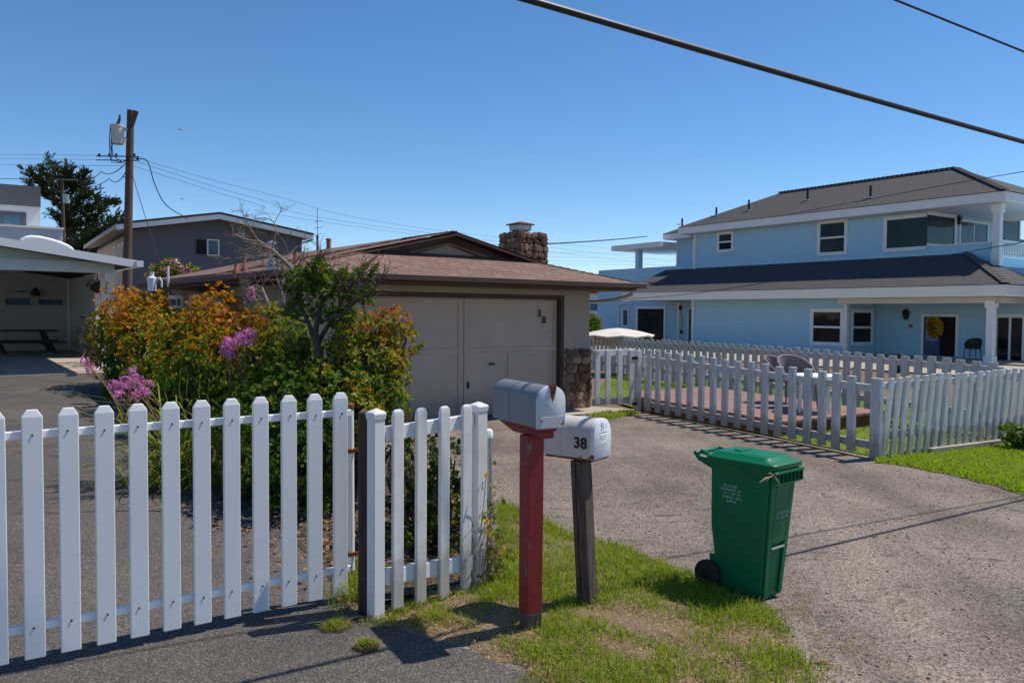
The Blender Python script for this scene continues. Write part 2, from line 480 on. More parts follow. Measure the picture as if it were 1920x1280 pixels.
    def build(s, name, mats, parent=None, bevel=0.0, smooth_=False, seg=1, recalc=True):
        me = bpy.data.meshes.new(name)
        me.from_pydata(s.v, [], s.f)
        if not isinstance(mats, (list, tuple)): mats = [mats]
        for m_ in mats: me.materials.append(m_)
        if len(mats) > 1:
            me.polygons.foreach_set('material_index', s.mi)
        if s.uv:
            l = me.uv_layers.new(name='UVMap')
            for fi, uvs in s.uv.items():
                for li, uv in zip(me.polygons[fi].loop_indices, uvs): l.data[li].uv = uv
        if bevel or recalc:
            bm = bmesh.new(); bm.from_mesh(me)
            if recalc: bmesh.ops.recalc_face_normals(bm, faces=bm.faces)
            if bevel:
                es = [e for e in bm.edges if len(e.link_faces) == 2 and e.calc_face_angle(0) > .5]
                bmesh.ops.bevel(bm, geom=es, offset=bevel, segments=seg, affect='EDGES', profile=.5, clamp_overlap=True)
            bm.to_mesh(me); bm.free()
        if smooth_:
            for p in me.polygons: p.use_smooth = True
            me.set_sharp_from_angle(angle=R(50)) if hasattr(me, 'set_sharp_from_angle') else None
        return link(name, me, parent)


def link(name, me, parent=None):
    o = bpy.data.objects.new(name, me); COL.objects.link(o)
    if parent is not None:
        o.parent = parent
        w = Matrix.Identity(4); q = parent
        chain = []
        while q is not None: chain.append(q); q = q.parent
        for q in reversed(chain): w = w @ q.matrix_parent_inverse @ Matrix.Translation(q.location)
        o.matrix_parent_inverse = w.inverted()
    return o


def tag(o, label, cat, group=None, kind=None):
    o['label'] = label; o['category'] = cat
    if group: o['group'] = group
    if kind: o['kind'] = kind
    return o


def thing(name, label, cat, loc=(0, 0, 0), group=None):
    o = bpy.data.objects.new(name, None); COL.objects.link(o)
    o.empty_display_size = .2
    o.location = Vector(loc)
    return tag(o, label, cat, group)


def copy_tree(o, parent=None):
    c = o.copy(); COL.objects.link(c)
    if parent is not None: c.parent = parent
    for ch in [x for x in bpy.data.objects if x.parent == o]: copy_tree(ch, c)
    return c


def text_mesh(txt, size, depth, o, ex, ey, en, bold=0.0):
    """built-in font lettering turned into a mesh, centred on o, along ex, up ey, proud along en"""
    cu = bpy.data.curves.new('lettering', 'FONT'); cu.body = txt; cu.size = size; cu.extrude = depth; cu.offset = bold
    cu.align_x = 'CENTER'; cu.align_y = 'CENTER'; cu.resolution_u = 3
    ob = bpy.data.objects.new('lettering', cu); COL.objects.link(ob)
    bpy.context.view_layer.update()
    me = bpy.data.meshes.new_from_object(ob.evaluated_get(bpy.context.evaluated_depsgraph_get()))
    bpy.data.objects.remove(ob); bpy.data.curves.remove(cu)
    ex, ey, en, o = Vector(ex), Vector(ey), Vector(en), Vector(o)
    b = MB(); b.v = [tuple(o + ex * v.co.x + ey * v.co.y + en * v.co.z) for v in me.vertices]
    b.f = [list(p.vertices) for p in me.polygons]; b.mi = [0] * len(b.f)
    bpy.data.meshes.remove(me)
    return b


def quads_mesh(name, V, nper, mats, mi, parent=None):
    """V: (N*nper,3) array, every nper vertices one face"""
    N = len(V) // nper
    me = bpy.data.meshes.new(name)
    me.vertices.add(len(V)); me.vertices.foreach_set('co', np.asarray(V, dtype=np.float32).ravel())
    me.loops.add(len(V)); me.loops.foreach_set('vertex_index', np.arange(len(V), dtype=np.int32))
    me.polygons.add(N)
    me.polygons.foreach_set('loop_start', np.arange(0, len(V), nper, dtype=np.int32))
    me.polygons.foreach_set('loop_total', np.full(N, nper, dtype=np.int32))
    for m_ in mats: me.materials.append(m_)
    me.polygons.foreach_set('material_index', np.asarray(mi, dtype=np.int32))
    me.update(); me.validate()
    return link(name, me, parent)


def unit(a): return a / np.maximum(1e-9, np.linalg.norm(a, axis=-1, keepdims=True))


def vnoise(p, f, seed=0):
    r = np.random.default_rng(seed)
    out = np.zeros(len(p))
    for k in range(7):
        d = unit(r.normal(size=3)); ph = r.uniform(0, 6.28); fr = f * r.uniform(.6, 1.7)
        out += np.sin(p @ d * fr + ph)
    return out / 7 * 1.9


def sprig_quads(P, Nn, L, Wd, nl, t0=25, t1=80, jl=.35):
    """rosettes of leaves at points P facing Nn -> (len(P)*nl*4,3)"""
    n = len(P)
    a = unit(np.cross(Nn, rng.normal(size=(n, 3)))); b = np.cross(Nn, a)
    az = (np.arange(nl)[None] / nl * 2 * np.pi + rng.uniform(0, 6.28, (n, 1)) + rng.normal(0, .35, (n, nl)))
    ti = np.radians(rng.uniform(t0, t1, (n, nl)))
    d = np.cos(ti)[..., None] * Nn[:, None] + np.sin(ti)[..., None] * (np.cos(az)[..., None] * a[:, None] + np.sin(az)[..., None] * b[:, None])
    ln = (L * rng.uniform(1 - jl, 1 + jl, (n, nl)))[..., None]
    side = unit(np.cross(d, Nn[:, None] + .01)); nu = np.cross(side, d)
    base = P[:, None] + d * ln * .08
    w = Wd * ln / L
    l_ = P[:, None] + d * ln * .58 + side * w * .5 + nu * w * .12
    r_ = P[:, None] + d * ln * .58 - side * w * .5 + nu * w * .12
    tip = P[:, None] + d * ln - Nn[:, None] * ln * .10
    return np.stack([base, r_, tip, l_], 2).reshape(-1, 3)


def lump_points(lumps, dens, seed=1, shell=(.55, 1.04)):
    P = []; Nn = []
    for (cx, cy, cz, rx, ry, rz) in lumps:
        n = int(dens * (rx * ry + ry * rz + rx * rz) * 4)
        d = unit(rng.normal(size=(n, 3)))
        rad = np.array([rx, ry, rz])
        k = rng.uniform(shell[0] ** 2, shell[1] ** 2, n) ** .5
        k = k * (1 + .20 * vnoise(d * 3.1 + cx, 2.2, seed))
        p = np.array([cx, cy, cz]) + d * rad * k[:, None]
        P.append(p); Nn.append(unit(d / rad + rng.normal(0, .35, (n, 3)) + np.array([0, 0, .35])))
    P = np.concatenate(P); Nn = np.concatenate(Nn)
    keep = (P[:, 2] > .06) & ((vnoise(P, 9.5 / max(.5, np.mean([l[3] for l in lumps]) * 2.2), seed + 5) + rng.normal(0, .18, len(P))) > -.58)
    return P[keep], Nn[keep]


# ------------------------------------------------------------------ world, sun
AZ, EL = R(21.5), R(61)
sdir = Vector((math.cos(EL) * math.cos(AZ), math.cos(EL) * math.sin(AZ), math.sin(EL)))
w = bpy.data.worlds.new("World"); sc.world = w; w.use_nodes = True
nt = w.node_tree; nt.nodes.clear()
sky = nt.nodes.new('ShaderNodeTexSky'); sky.sky_type = 'NISHITA'; sky.sun_disc = False
sky.sun_elevation = EL; sky.sun_rotation = R(90) - AZ
sky.altitude = 2000; sky.air_density = 1.0; sky.dust_density = 0.2; sky.ozone_density = 3.0
hs = nt.nodes.new('ShaderNodeHueSaturation'); hs.inputs['Saturation'].default_value = 1.2
bg = nt.nodes.new('ShaderNodeBackground'); bg.inputs['Strength'].default_value = .134
wo = nt.nodes.new('ShaderNodeOutputWorld')
nt.links.new(sky.outputs[0], hs.inputs['Color']); nt.links.new(hs.outputs[0], bg.inputs['Color']); nt.links.new(bg.outputs[0], wo.inputs['Surface'])
sl = bpy.data.lights.new('sun', 'SUN'); sl.energy = 4.7; sl.angle = R(.53); sl.color = (1, .93, .82)
so = bpy.data.objects.new('sun', sl); COL.objects.link(so)
so.rotation_euler = sdir.to_track_quat('Z', 'Y').to_euler(); so.location = sdir * 60
sc.view_settings.view_transform = 'Standard'; sc.view_settings.look = 'None'
sc.view_settings.exposure = 0.10; sc.view_settings.gamma = 1.0
try: sc.view_settings.use_curve_mapping = False
except Exception: pass

# ------------------------------------------------------------------ ground
xs = [-900, -300, -120, -70] + [x for x in np.arange(-50, 51, 1.0)] + [70, 120, 300, 900]
ys = [-300, -100, -40, -20] + [y for y in np.arange(-10, 61, 1.0)] + [80, 120, 200, 400, 1500]
gv = []; gf = []
for y in ys:
    for x in xs: gv.append((x, y, float(gz(x, y)) - .03))
nx = len(xs)
for j in range(len(ys) - 1):
    for i in range(nx - 1):
        a = j * nx + i; gf.append([a, a + 1, a + 1 + nx, a + nx])
b = MB(); b.add(gv, gf)
tag(b.build('ground', M['dirt'], recalc=False), 'bare dry ground under the whole street scene', 'ground', kind='structure')


def sheet(name, pts, z, m_, label, cat):
    b = MB(); b.add([(p[0], p[1], z) for p in pts], [list(range(len(pts)))])
    return tag(b.build(name, m_, recalc=False), label, cat, kind='structure')


def strip(name, L_, R_, dz, m_, label, cat, n=40):
    """sheet between two polylines sampled at equal parameter, following the ground"""
    def samp(P_, t):
        P_ = [Vector((p[0], p[1], 0)) for p in P_]
        k = t * (len(P_) - 1); i = min(int(k), len(P_) - 2); return P_[i].lerp(P_[i + 1], k - i)
    b = MB(); m2 = 14; vs = []; fs = []
    for i in range(n + 1):
        a, c = samp(L_, i / n), samp(R_, i / n)
        for j in range(m2 + 1):
            p = a.lerp(c, j / m2); vs.append((p.x, p.y, float(gz(p.x, p.y)) + dz))
    for i in range(n):
        for j in range(m2):
            a = i * (m2 + 1) + j; fs.append([a, a + 1, a + m2 + 2, a + m2 + 1])
    b.add(vs, fs)
    return tag(b.build(name, m_, recalc=False), label, cat, kind='structure')


sheet('gravel_drive', [(-2.6, -4), (18, -4), (18, 9), (4.1, 8.9), (2.0, 13.2), (1.4, 13.6), (-2.3, 10.7), (-2.0, 9.8), (-1.4, 8.6), (-.3, 6), (-.5, 4.2)], 0.0, M['gravel'], 'tan compacted gravel driveway leading to the garage door', 'driveway')
ASR = [G(1060, 1290), G(1030, 1280), G(985, 1262), G(930, 1242), G(870, 1215), G(800, 1196), G(740, 1178), G(690, 1163)]
asr = [(.35, -4), (.32, 1.0), (.28, 2.6)] + [(p.x, p.y) for p in ASR] + [(-.95, 4.35), (-1.1, 4.8), (-1.45, 5.5), (-2.1, 6.6), (-2.9, 7.8), (-3.9, 9.2), (-5.0, 11.0), (-6.6, 13.6), (-8.0, 16.0), (-9.0, 17.4)]
# resample the left side to the same y's
strip('asphalt_drive', [(-34, p[1] + (2 if i > 12 else 0) * 0) for i, p in enumerate(asr)], asr, .004, M['asphalt'], 'dark grey worn asphalt drive behind the white picket gate', 'driveway', n=21 * 4)
SB = [(-.72, 4.30), (-.15, 4.78), (-.12, 5.4), (-.35, 6.4), (-1.0, 8.2), (-1.7, 9.6), (-2.3, 10.7), (-3.1, 9.95), (-4.6, 12), (-8.6, 17.2), (-9.3, 17.2), (-8.0, 15.6), (-6.4, 13.2), (-4.8, 10.6), (-3.7, 8.8), (-2.75, 7.4), (-1.95, 6.2), (-1.35, 5.2), (-1.0, 4.55)]
b = MB(); b.add([(p[0], p[1], float(gz(p[0], p[1])) + .009) for p in SB], [list(range(len(SB)))])
tag(b.build('planting_bed', M['soil'], recalc=False), 'dark soil bed with leaf litter under the shrubs', 'flower bed', kind='structure')

# verge: a low mound of turf and bare dirt between asphalt and gravel
VP = [(700, 1166), (760, 1142), (830, 1120), (900, 1100), (926, 1060), (931, 1000), (936, 944), (1000, 968), (1060, 1000), (1150, 1022), (1230, 1055), (1310, 1088), (1345, 1112), (1400, 1130), (1450, 1160), (1490, 1205), (1520, 1245), (1530, 1290), (1300, 1345), (1100, 1310), (1030, 1284), (985, 1264), (930, 1244), (870, 1218), (800, 1198), (745, 1180)]
vpoly = [G(*p) for p in VP]
vcx = Vector((.42, 4.15, 0))
dense = []
for i in range(len(vpoly)):
    a, c = vpoly[i], vpoly[(i + 1) % len(vpoly)]
    for k in range(4):
        p = a.lerp(c, k / 4); dense.append(p + Vector((random.uniform(-.025, .025), random.uniform(-.03, .03), 0)))


def vz(t): return .006 + .035 * (1 - t ** 2)


vs = []; fs = []; RN = 10; nd = len(dense)
for r_ in range(RN + 1):
    t = 1 - r_ / RN
    for p in dense:
        q = vcx.lerp(p, max(t, .02)); vs.append((q.x, q.y, vz(t) + (-.012 if r_ == 0 else .006 * math.sin(q.x * 19) * math.cos(q.y * 23))))
for r_ in range(RN):
    for k in range(nd):
        a = r_ * nd + k; c = r_ * nd + (k + 1) % nd; fs.append([a, c, c + nd, a + nd])
b = MB(); b.add(vs, fs)
tag(b.build('verge', M['dirt'], recalc=False), 'low mound of dry dirt and turf around the two mailboxes', 'grass verge', kind='structure')


def in_poly(x, y, poly):
    x = np.asarray(x); y = np.asarray(y); c = np.zeros(len(x), bool); n = len(poly)
    for i in range(n):
        x0, y0 = poly[i][0], poly[i][1]; x1, y1 = poly[(i + 1) % n][0], poly[(i + 1) % n][1]
        if y0 == y1: continue
        t = ((y0 > y) != (y1 > y)) & (x < (x1 - x0) * (y - y0) / (y1 - y0) + x0); c ^= t
    return c


def blades(P, hgt, wid, lean):
    """two-piece bent blades -> quads (each blade: one quad + one degenerate-free quad tip)"""
    n = len(P); az = rng.uniform(0, 6.28, n); la = rng.uniform(0, 6.28, n)
    sd = np.stack([np.cos(az), np.sin(az), np.zeros(n)], 1) * (wid / 2)[:, None]
    ld = np.stack([np.cos(la), np.sin(la), np.zeros(n)], 1)
    upz = np.array([0, 0, 1.])
    m_ = P + upz * (hgt * .55)[:, None] + ld * (hgt * lean * .3)[:, None]
    t_ = P + upz * (hgt * (1 - .25 * lean))[:, None] + ld * (hgt * lean)[:, None]
    q1 = np.stack([P - sd, P + sd, m_ + sd * .8, m_ - sd * .8], 1)
    q2 = np.stack([m_ - sd * .8, m_ + sd * .8, t_ + sd * .12, t_ - sd * .12], 1)
    return np.concatenate([q1, q2], 1).reshape(-1, 3)


dpoly = [(p.x, p.y) for p in dense]
N0 = 200000
xx = rng.uniform(-1.0, 2.6, N0); yy = rng.uniform(2.6, 7.2, N0)
ok = in_poly(xx, yy, dpoly); xx, yy = xx[ok], yy[ok]
p3 = np.stack([xx, yy, np.zeros(len(xx))], 1)
nz1 = vnoise(p3, 3.2, 3); nz2 = vnoise(p3, 9.0, 5)
# lusher at the back along the gravel, patchy and dry in front
nz3 = vnoise(p3, 21., 31)
lush = .58 + smooth(4.0, 4.7, yy + .18 * xx) * .9 + nz1 * .42 + nz2 * .62 + nz3 * .35 - .55 * smooth(.35, -.6, xx) * smooth(4.55, 4.2, yy) + .35 * smooth(3.9, 3.3, yy) * smooth(.2, .6, xx)
keep = rng.uniform(size=len(xx)) < np.clip(lush + .12, .06, 1) * .75
xx, yy, lush, p3 = xx[keep], yy[keep], lush[keep], p3[keep]
rr = np.hypot(xx - vcx.x, yy - vcx.y)
p3[:, 2] = .012
tt = np.clip(rr / 1.1, 0, 1); p3[:, 2] = .004 + .03 * (1 - tt ** 2)
cl_ = vnoise(p3, 16., 21); hh = .85 * (.014 + .034 * np.clip(lush + .5 * cl_, 0, 1.2)) * rng.uniform(.5, 1.6, len(xx))
V = blades(p3, hh, rng.uniform(.003, .0055, len(xx)), rng.uniform(.2, 1.0, len(xx)))
mi = np.repeat((rng.uniform(size=len(xx)) > np.clip(.55 + lush * .6, .32, .96)).astype(int), 2)
# stragglers creeping out over the paving edge
q_ = np.array([(p.x, p.y) for p in dense]); pick_ = rng.integers(0, len(q_), 5200); out_ = q_[pick_] - np.array([vcx.x, vcx.y]); out_ = unit(out_)
so_ = q_[pick_] + out_ * (rng.exponential(.035, 5200) - .02)[:, None] + rng.normal(0, .03, (5200, 2))
ck_ = vnoise(np.stack([so_[:, 0], so_[:, 1], so_[:, 0] * 0], 1), 7., 9) > .05
so_ = so_[ck_]; P3 = np.stack([so_[:, 0], so_[:, 1], np.full(len(so_), .006)], 1)
V = np.concatenate([V, blades(P3, rng.uniform(.01, .045, len(P3)), rng.uniform(.003, .005, len(P3)), rng.uniform(.3, 1.2, len(P3)))]); mi = np.concatenate([mi, np.repeat((rng.uniform(size=len(P3)) > .5).astype(int), 2)])
wx = []
for cx_, cy_, n_ in ((1498, 1150, 60), (1530, 1190, 40), (1500, 1120, 30), (1590, 1215, 30), (1560, 1255, 50), (1440, 1140, 50), (1660, 1240, 20), (640, 1250, 12), (1120, 1015, 60), (1700, 1140, 16), (1545, 1215, 30)):
    c_ = G(cx_, cy_)
    for _ in range(n_): wx.append((c_.x + random.gauss(0, .035), c_.y + random.gauss(0, .05), .003))
wx = np.array(wx); V = np.concatenate([V, blades(wx, rng.uniform(.008, .03, len(wx)), rng.uniform(.003, .005, len(wx)), rng.uniform(.4, 1.3, len(wx)))]); mi = np.concatenate([mi, np.repeat((rng.uniform(size=len(wx)) > .35).astype(int), 2)])
tag(quads_mesh('verge_grass', V, 4, [M['grass'], M['straw']], mi), 'patchy green and straw coloured grass on the mailbox verge', 'grass', kind='stuff')

# dry clippings lying on the verge
n = 1900
xx = rng.uniform(-.9, 2.2, n); yy = rng.uniform(3.1, 5.2, n); ok = in_poly(xx, yy, dpoly); xx, yy = xx[ok], yy[ok]; n = len(xx)
P = np.stack([xx, yy, .03 + rng.uniform(0, .012, n)], 1)
V = sprig_quads(P, unit(np.array([[0, 0, 1.]]) + rng.normal(0, .2, (n, 3))), .035, .006, 1, 75, 95)
tag(quads_mesh('dry_clippings', V, 4, [M['straw']], np.zeros(n, int)), 'scattered straw clippings on the mailbox verge', 'dry grass', kind='stuff')

# ---- right-hand lawn outside the street fence, and the yard lawn inside
LP = [(1638, 866), (1700, 850), (1790, 841), (1880, 832), (1990, 822), (2140, 818), (2140, 962), (2030, 940), (1920, 926), (1850, 907), (1760, 886), (1690, 873)]
lq = [G(*p) for p in LP]; lpoly = []
for i_ in range(len(lq)):
    for k_ in range(10):
        p_ = lq[i_].lerp(lq[(i_ + 1) % len(lq)], k_ / 10); lpoly.append((p_.x + random.gauss(0, .018), p_.y + random.gauss(0, .03)))
sheet('lawn', lpoly, .006, M['turf'], 'bright green strip of lawn outside the street picket fence', 'lawn')
ypoly = [(4.1, 8.95), (6.2, 10.1), (8.6, 11.2), (7.6, 13.5), (5.6, 18), (2.6, 21), (1.6, 15.2), (2.2, 13.0)]
sheet('yard_lawn', ypoly, .006, M['turf'], 'green lawn inside the picket fenced yard', 'lawn')
for nm, poly, n0, h0, lab in (('lawn_grass', lpoly, 52000, .05, 'short bright grass of the lawn outside the fence'), ('yard_grass', ypoly, 42000, .06, 'short bright grass of the fenced yard')):
    px_ = [p[0] for p in poly]; py_ = [p[1] for p in poly]
    xx = rng.uniform(min(px_), max(px_), n0); yy = rng.uniform(min(py_), max(py_), n0); ok = in_poly(xx, yy, poly); xx, yy = xx[ok], yy[ok]
    P = np.stack([xx, yy, np.full(len(xx), .004)], 1)
    k = .75 + .5 * vnoise(P, 2.1, 8)
    V = blades(P, np.clip(h0 * k, .015, .1) * rng.uniform(.6, 1.3, len(xx)), rng.uniform(.008, .014, len(xx)), rng.uniform(.2, .9, len(xx)))
    tag(quads_mesh(nm, V, 4, [M['lawn'], M['straw']], np.repeat((rng.uniform(size=len(xx)) > .95).astype(int), 2)), lab, 'grass', kind='stuff')
# small green strip in front of the small gate
gp = [(G(*p).x, G(*p).y) for p in [(1095, 782), (1130, 775), (1185, 771), (1200, 777), (1150, 786)]]
xx = rng.uniform(1.0, 2.4, 6000); yy = rng.uniform(11, 13.5, 6000); ok = in_poly(xx, yy, gp); xx, yy = xx[ok], yy[ok]
P = np.stack([xx, yy, np.full(len(xx), .004)], 1)
V = blades(P, rng.uniform(.03, .08, len(xx)), rng.uniform(.008, .014, len(xx)), rng.uniform(.2, .9, len(xx)))
tag(quads_mesh('gate_grass', V, 4, [M['lawn']], np.zeros(len(xx) * 2, int)), 'small strip of green grass in front of the yard gate', 'grass', kind='stuff')
# loose stones on the gravel
b = MB()
for _ in range(1500):
    x, y = random.uniform(-.4, 6), random.uniform(2.8, 8.5)
    if in_poly([x], [y], dpoly)[0] or (x < .35 and y < 4.2): continue
    b.ico((x, y, .003), random.uniform(.004, .011), 1, (1, 1, .6), .25)
tag(b.build('loose_stones', stone_mat('gravel_stone', [(.12, .10, .09), (.26, .21, .18), (.36, .30, .26), (.20, .15, .13)]), recalc=False), 'loose pebbles scattered on the gravel drive', 'pebbles', kind='stuff')
# concrete apron in front of the side gate
ca = [(G(*p).x, G(*p).y) for p in [(1062, 768), (1100, 762), (1196, 768), (1196, 775), (1150, 777), (1095, 783), (1060, 778)]]
sheet('concrete_path', ca, .010, M['concrete'], 'pale concrete strip from garage corner to the yard gate', 'path')

# grass tufts growing out of the asphalt
for (px, py, r_, lab) in ((629, 1178, .085, 'small straw rimmed grass tuft in the asphalt left of the white post'), (688, 1216, .06, 'small grass tuft in the asphalt beside the mailbox shadow'), (815, 1165, .14, 'lush green grass clump in front of the short white fence section')):
    c = G(px, py); n = 700 if r_ < .1 else 1400
    a = rng.uniform(0, 6.28, n); q = rng.uniform(0, 1, n) ** .7 * r_
    P = np.stack([c.x + np.cos(a) * q, c.y + np.sin(a) * q * .8, np.full(n, .008)], 1)
    V = blades(P, rng.uniform(.02, .06, n) * (1.2 - q / r_ * .6), rng.uniform(.003, .005, n), rng.uniform(.3, 1.1, n))
    mi = np.repeat((rng.uniform(size=n) < (.15 + .75 * (q / r_) ** 2)).astype(int), 2)
    tag(quads_mesh('grass_tuft', V, 4, [M['grass'], M['straw']], mi), lab, 'grass tuft', 'grass tufts')
# leaf litter in the bed and fallen leaves on the asphalt
P = []
for _ in range(2600):
    t = random.random(); k = random.random()
    x = -1.0 - 3.0 * t + random.gauss(0, .25) + k * 1.0; y = 4.6 + 4.4 * t + random.gauss(0, .25) + k * .3
    P.append((x, y, .02 + random.uniform(0, .02)))
P = np.array(P); V = sprig_quads(P, unit(np.array([[0, 0, 1.]]) + rng.normal(0, .35, P.shape)), .05, .022, 1, 70, 95)
tag(quads_mesh('leaf_litter', V, 4, [M['litter']], np.zeros(len(P), int)), 'brown dead leaves littering the shrub bed', 'leaf litter', kind='stuff')
for (px, py, an, L_, lab) in ((1541, 1243, .2, .085, 'single curled tan leaf on the gravel beside the verge'), (584, 1194, .5, .035, 'tiny orange leaf on the asphalt below the gate end')):
    c = G(px, py); b = MB(); d = Vector((math.cos(an), -math.sin(an) * .8, 0)); s_ = Vector((-d.y, d.x, 0))
    pts = [(-.5, 0), (-.25, .16), (.1, .18), (.5, .02), (.1, -.14), (-.25, -.13)]
    vs = [c + d * p[0] * L_ + s_ * p[1] * L_ + Vector((0, 0, .012 + .012 * (abs(p[0]) + abs(p[1]) * 1.5))) for p in pts]
    vs2 = [p - Vector((0, 0, .003)) for p in vs]
    b.loft([vs2, vs]); tag(b.build('dry_leaf', M['litter']), lab, 'leaf')


# ------------------------------------------------------------------ white picket gate
g0 = Vector((-2.115, 3.50, 0)); ga = .6106; gu = Vector((math.cos(ga), math.sin(ga), 0)); gn = Vector((gu.y, -gu.x, 0))
GF = Fac(g0, gu)


def picket(parent, F, a, z0, z1, wd, th, top, m_, off=0.0, lean=0.0, name='picket', bev=.004, tiltn=0.0):
    """board standing on facade F at distance a; its front face is at offset off"""
    up_ = (Vector((0, 0, 1)) + F.e * lean + F.n * tiltn).normalized()
    ex, en = F.e, F.n
    base = F.pt(a, z0, off); h = z1 - z0
    def ring(hh, wx, tx, shift=0):
        c = base + up_ * hh - en * th / 2
        return [c + ex * wx / 2 * i + en * tx / 2 * j for i, j in ((-1, 1), (1, 1), (1, -1), (-1, -1))]
    b = MB()
    if top == 'chamfer':
        b.loft([ring(0, wd, th), ring(h - .032, wd, th), ring(h, wd * .52, th * .45)])
    elif top == 'round':
        b.loft([ring(0, wd, th), ring(h - .03, wd, th), ring(h - .012, wd * .86, th * .9), ring(h, wd * .5, th * .5)])
    else:
        b.loft([ring(0, wd, th), ring(h, wd, th)])
    return b.build(name, m_, parent, bevel=bev, seg=2 if bev > .003 else 1)


gate = thing('picket_gate', 'long white vinyl picket gate across the asphalt drive, pickets with clipped tops', 'gate', g0)
gx = [-160, -85, -11, 60, 128, 195, 258, 319, 377, 433, 487, 540, 588.5, 636.5]
sag = lambda a: 0.0
zt, ztr, zbr = [], [], []
railz1 = [GF.hit(*p) for p in ((30, 817), (625, 776))]; railz2 = [GF.hit(*p) for p in ((30, 1183), (610, 1074))]
lin = lambda P_, a: P_[0][1] + (P_[1][1] - P_[0][1]) * (a - P_[0][0]) / (P_[1][0] - P_[0][0])
tops = [GF.hit(60, 767), GF.hit(636, 735)]; bots = [GF.hit(66, 1231), GF.hit(640, 1113)]
aa = []
for px in gx:
    a, _ = GF.hit(px, 830); aa.append(a)
    pk = picket(gate, GF, a, lin(bots, a), lin(tops, a), .081, .022, 'chamfer', M['vinyl'], .022)
    for rz in (lin(railz1, a), lin(railz2, a)):
        c = GF.pt(a + random.uniform(-.008, .008), rz + random.uniform(.0, .012), .0215)
        b = MB(); b.tube([c, c + gn * .004], .005, 6); b.build('screw', M['screw'], pk)
for P_ in (railz1, railz2):
    b = MB(); a0, a1 = aa[0] - .2, aa[-1] + .07
    b.bar(GF.pt(a0, lin(P_, a0), -.015), GF.pt(a1, lin(P_, a1), -.015), .028, .036); b.build('rail', M['vinyl'], gate, bevel=.003)
pa, pz = GF.hit(657, 757); pb = GF.hit(659, 1062)
b = MB(); b.tube([GF.pt(pb[0] + .012, .16, -.03), GF.pt(pa + .012, pz - .02, -.03)], .0195, 12); hp = b.build('hinge_pole', M['paintwhite'], gate, smooth_=True)
b = MB(); b.tube([GF.pt(pa + .012, pz - .035, -.03), GF.pt(pa + .012, pz - .006, -.03), GF.pt(pa + .012, pz + .004, -.03)], [.0215, .0215, .01], 12); b.build('cap', M['rust'], hp)
for py in (846, 1040):
    a, z = GF.hit(660, py); p = GF.pt(a, z, -.03)
    b = MB(); b.tube([p - Vector((0, 0, .012)), p + Vector((0, 0, .012))], .024, 10); b.bar(p, p + Vector((.085, -.012, .008)), .012, .02)
    b.build('hinge', M['rust'], gate, bevel=.002)

wp = G(677, 1152); b = MB(); wp = Vector((wp.x + .012, wp.y + .07, 0))
rg = [[wp + Vector((x * .036, y * .036, z)) for x, y in ((-1, -1), (1, -1), (1, 1), (-1, 1))] for z in (-.1, 1.0, 1.07)]
b.loft(rg); tag(b.build('gate_post', M['brown_wood'], bevel=.006), 'rough brown timber hinge post behind the white vinyl post', 'post')

# ------------------------------------------------------------------ short white fence section
p1 = G(705, 1158); p2 = G(897, 1098); FF = Fac(p1, (p2 - p1))
fe = thing('picket_fence', 'short white vinyl picket section between two capped posts beside the mailboxes', 'fence', p1)
for px, py, nm in ((705, 762, 'a'), (897, 749, 'b')):
    a, z = FF.hit(px, py + 6)
    b = MB(); c = FF.pt(a, 0, 0); hw_ = .034 if nm == 'a' else .038
    sq = lambda h, s_: [c + FF.e * s_ * i + FF.n * s_ * j + Vector((0, 0, h)) for i, j in ((-1, 1), (1, 1), (1, -1), (-1, -1))]
    b.loft([sq(-.05, hw_), sq(z - .045, hw_)]); po = b.build('post', M['vinyl'] if nm == 'a' else M['dirtywhite'], fe, bevel=.005, seg=2)
    b = MB(); b.loft([sq(z - .05, hw_ + .003), sq(z - .022, hw_ + .006), sq(z - .012, hw_ + .004), sq(z + .006, .008)]); b.build('cap', M['vinyl'], po, bevel=.003)
tp = [FF.hit(738, 766), FF.hit(867, 757)]; bt = [FF.hit(743, 1135), FF.hit(870, 1108)]
for px in (738.5, 782, 825.5, 867):
    a, _ = FF.hit(px, 850)
    picket(fe, FF, a, lin(bt, a), lin(tp, a), .068, .022, 'round', M['dirtywhite'], .045)
for y0, y1, hgt, l_ in ((808, 793, .075, 0), (1075, 1058, .085, 1)):
    P_ = [FF.hit(750, y0), FF.hit(850, y1)]; b = MB()
    a0, a1 = .05, FF.hit(897, 800)[0] - .05
    b.bar(FF.pt(a0, lin(P_, a0), .004), FF.pt(a1, lin(P_, a1), .004), .034, hgt); b.build('rail', M['vinyl'], fe, bevel=.003)
pp = G(918, 1088); z = EYE - (808 - 585) * pp.y / FPX
b = MB(); b.tube([pp - Vector((0, 0, .1)), pp + Vector((-.012, 0, z))], .0215, 12)
pr = b.build('pipe_post', M['steel'], smooth_=True); tag(pr, 'thin grey metal pipe post with a white cap beside the short white fence', 'post')
b = MB(); b.tube([pp + Vector((-.012, 0, z - .04)), pp + Vector((-.012, 0, z)), pp + Vector((-.012, 0, z + .012))], [.026, .026, .014], 12); b.build('cap', M['dirtywhite'], pr, smooth_=True)


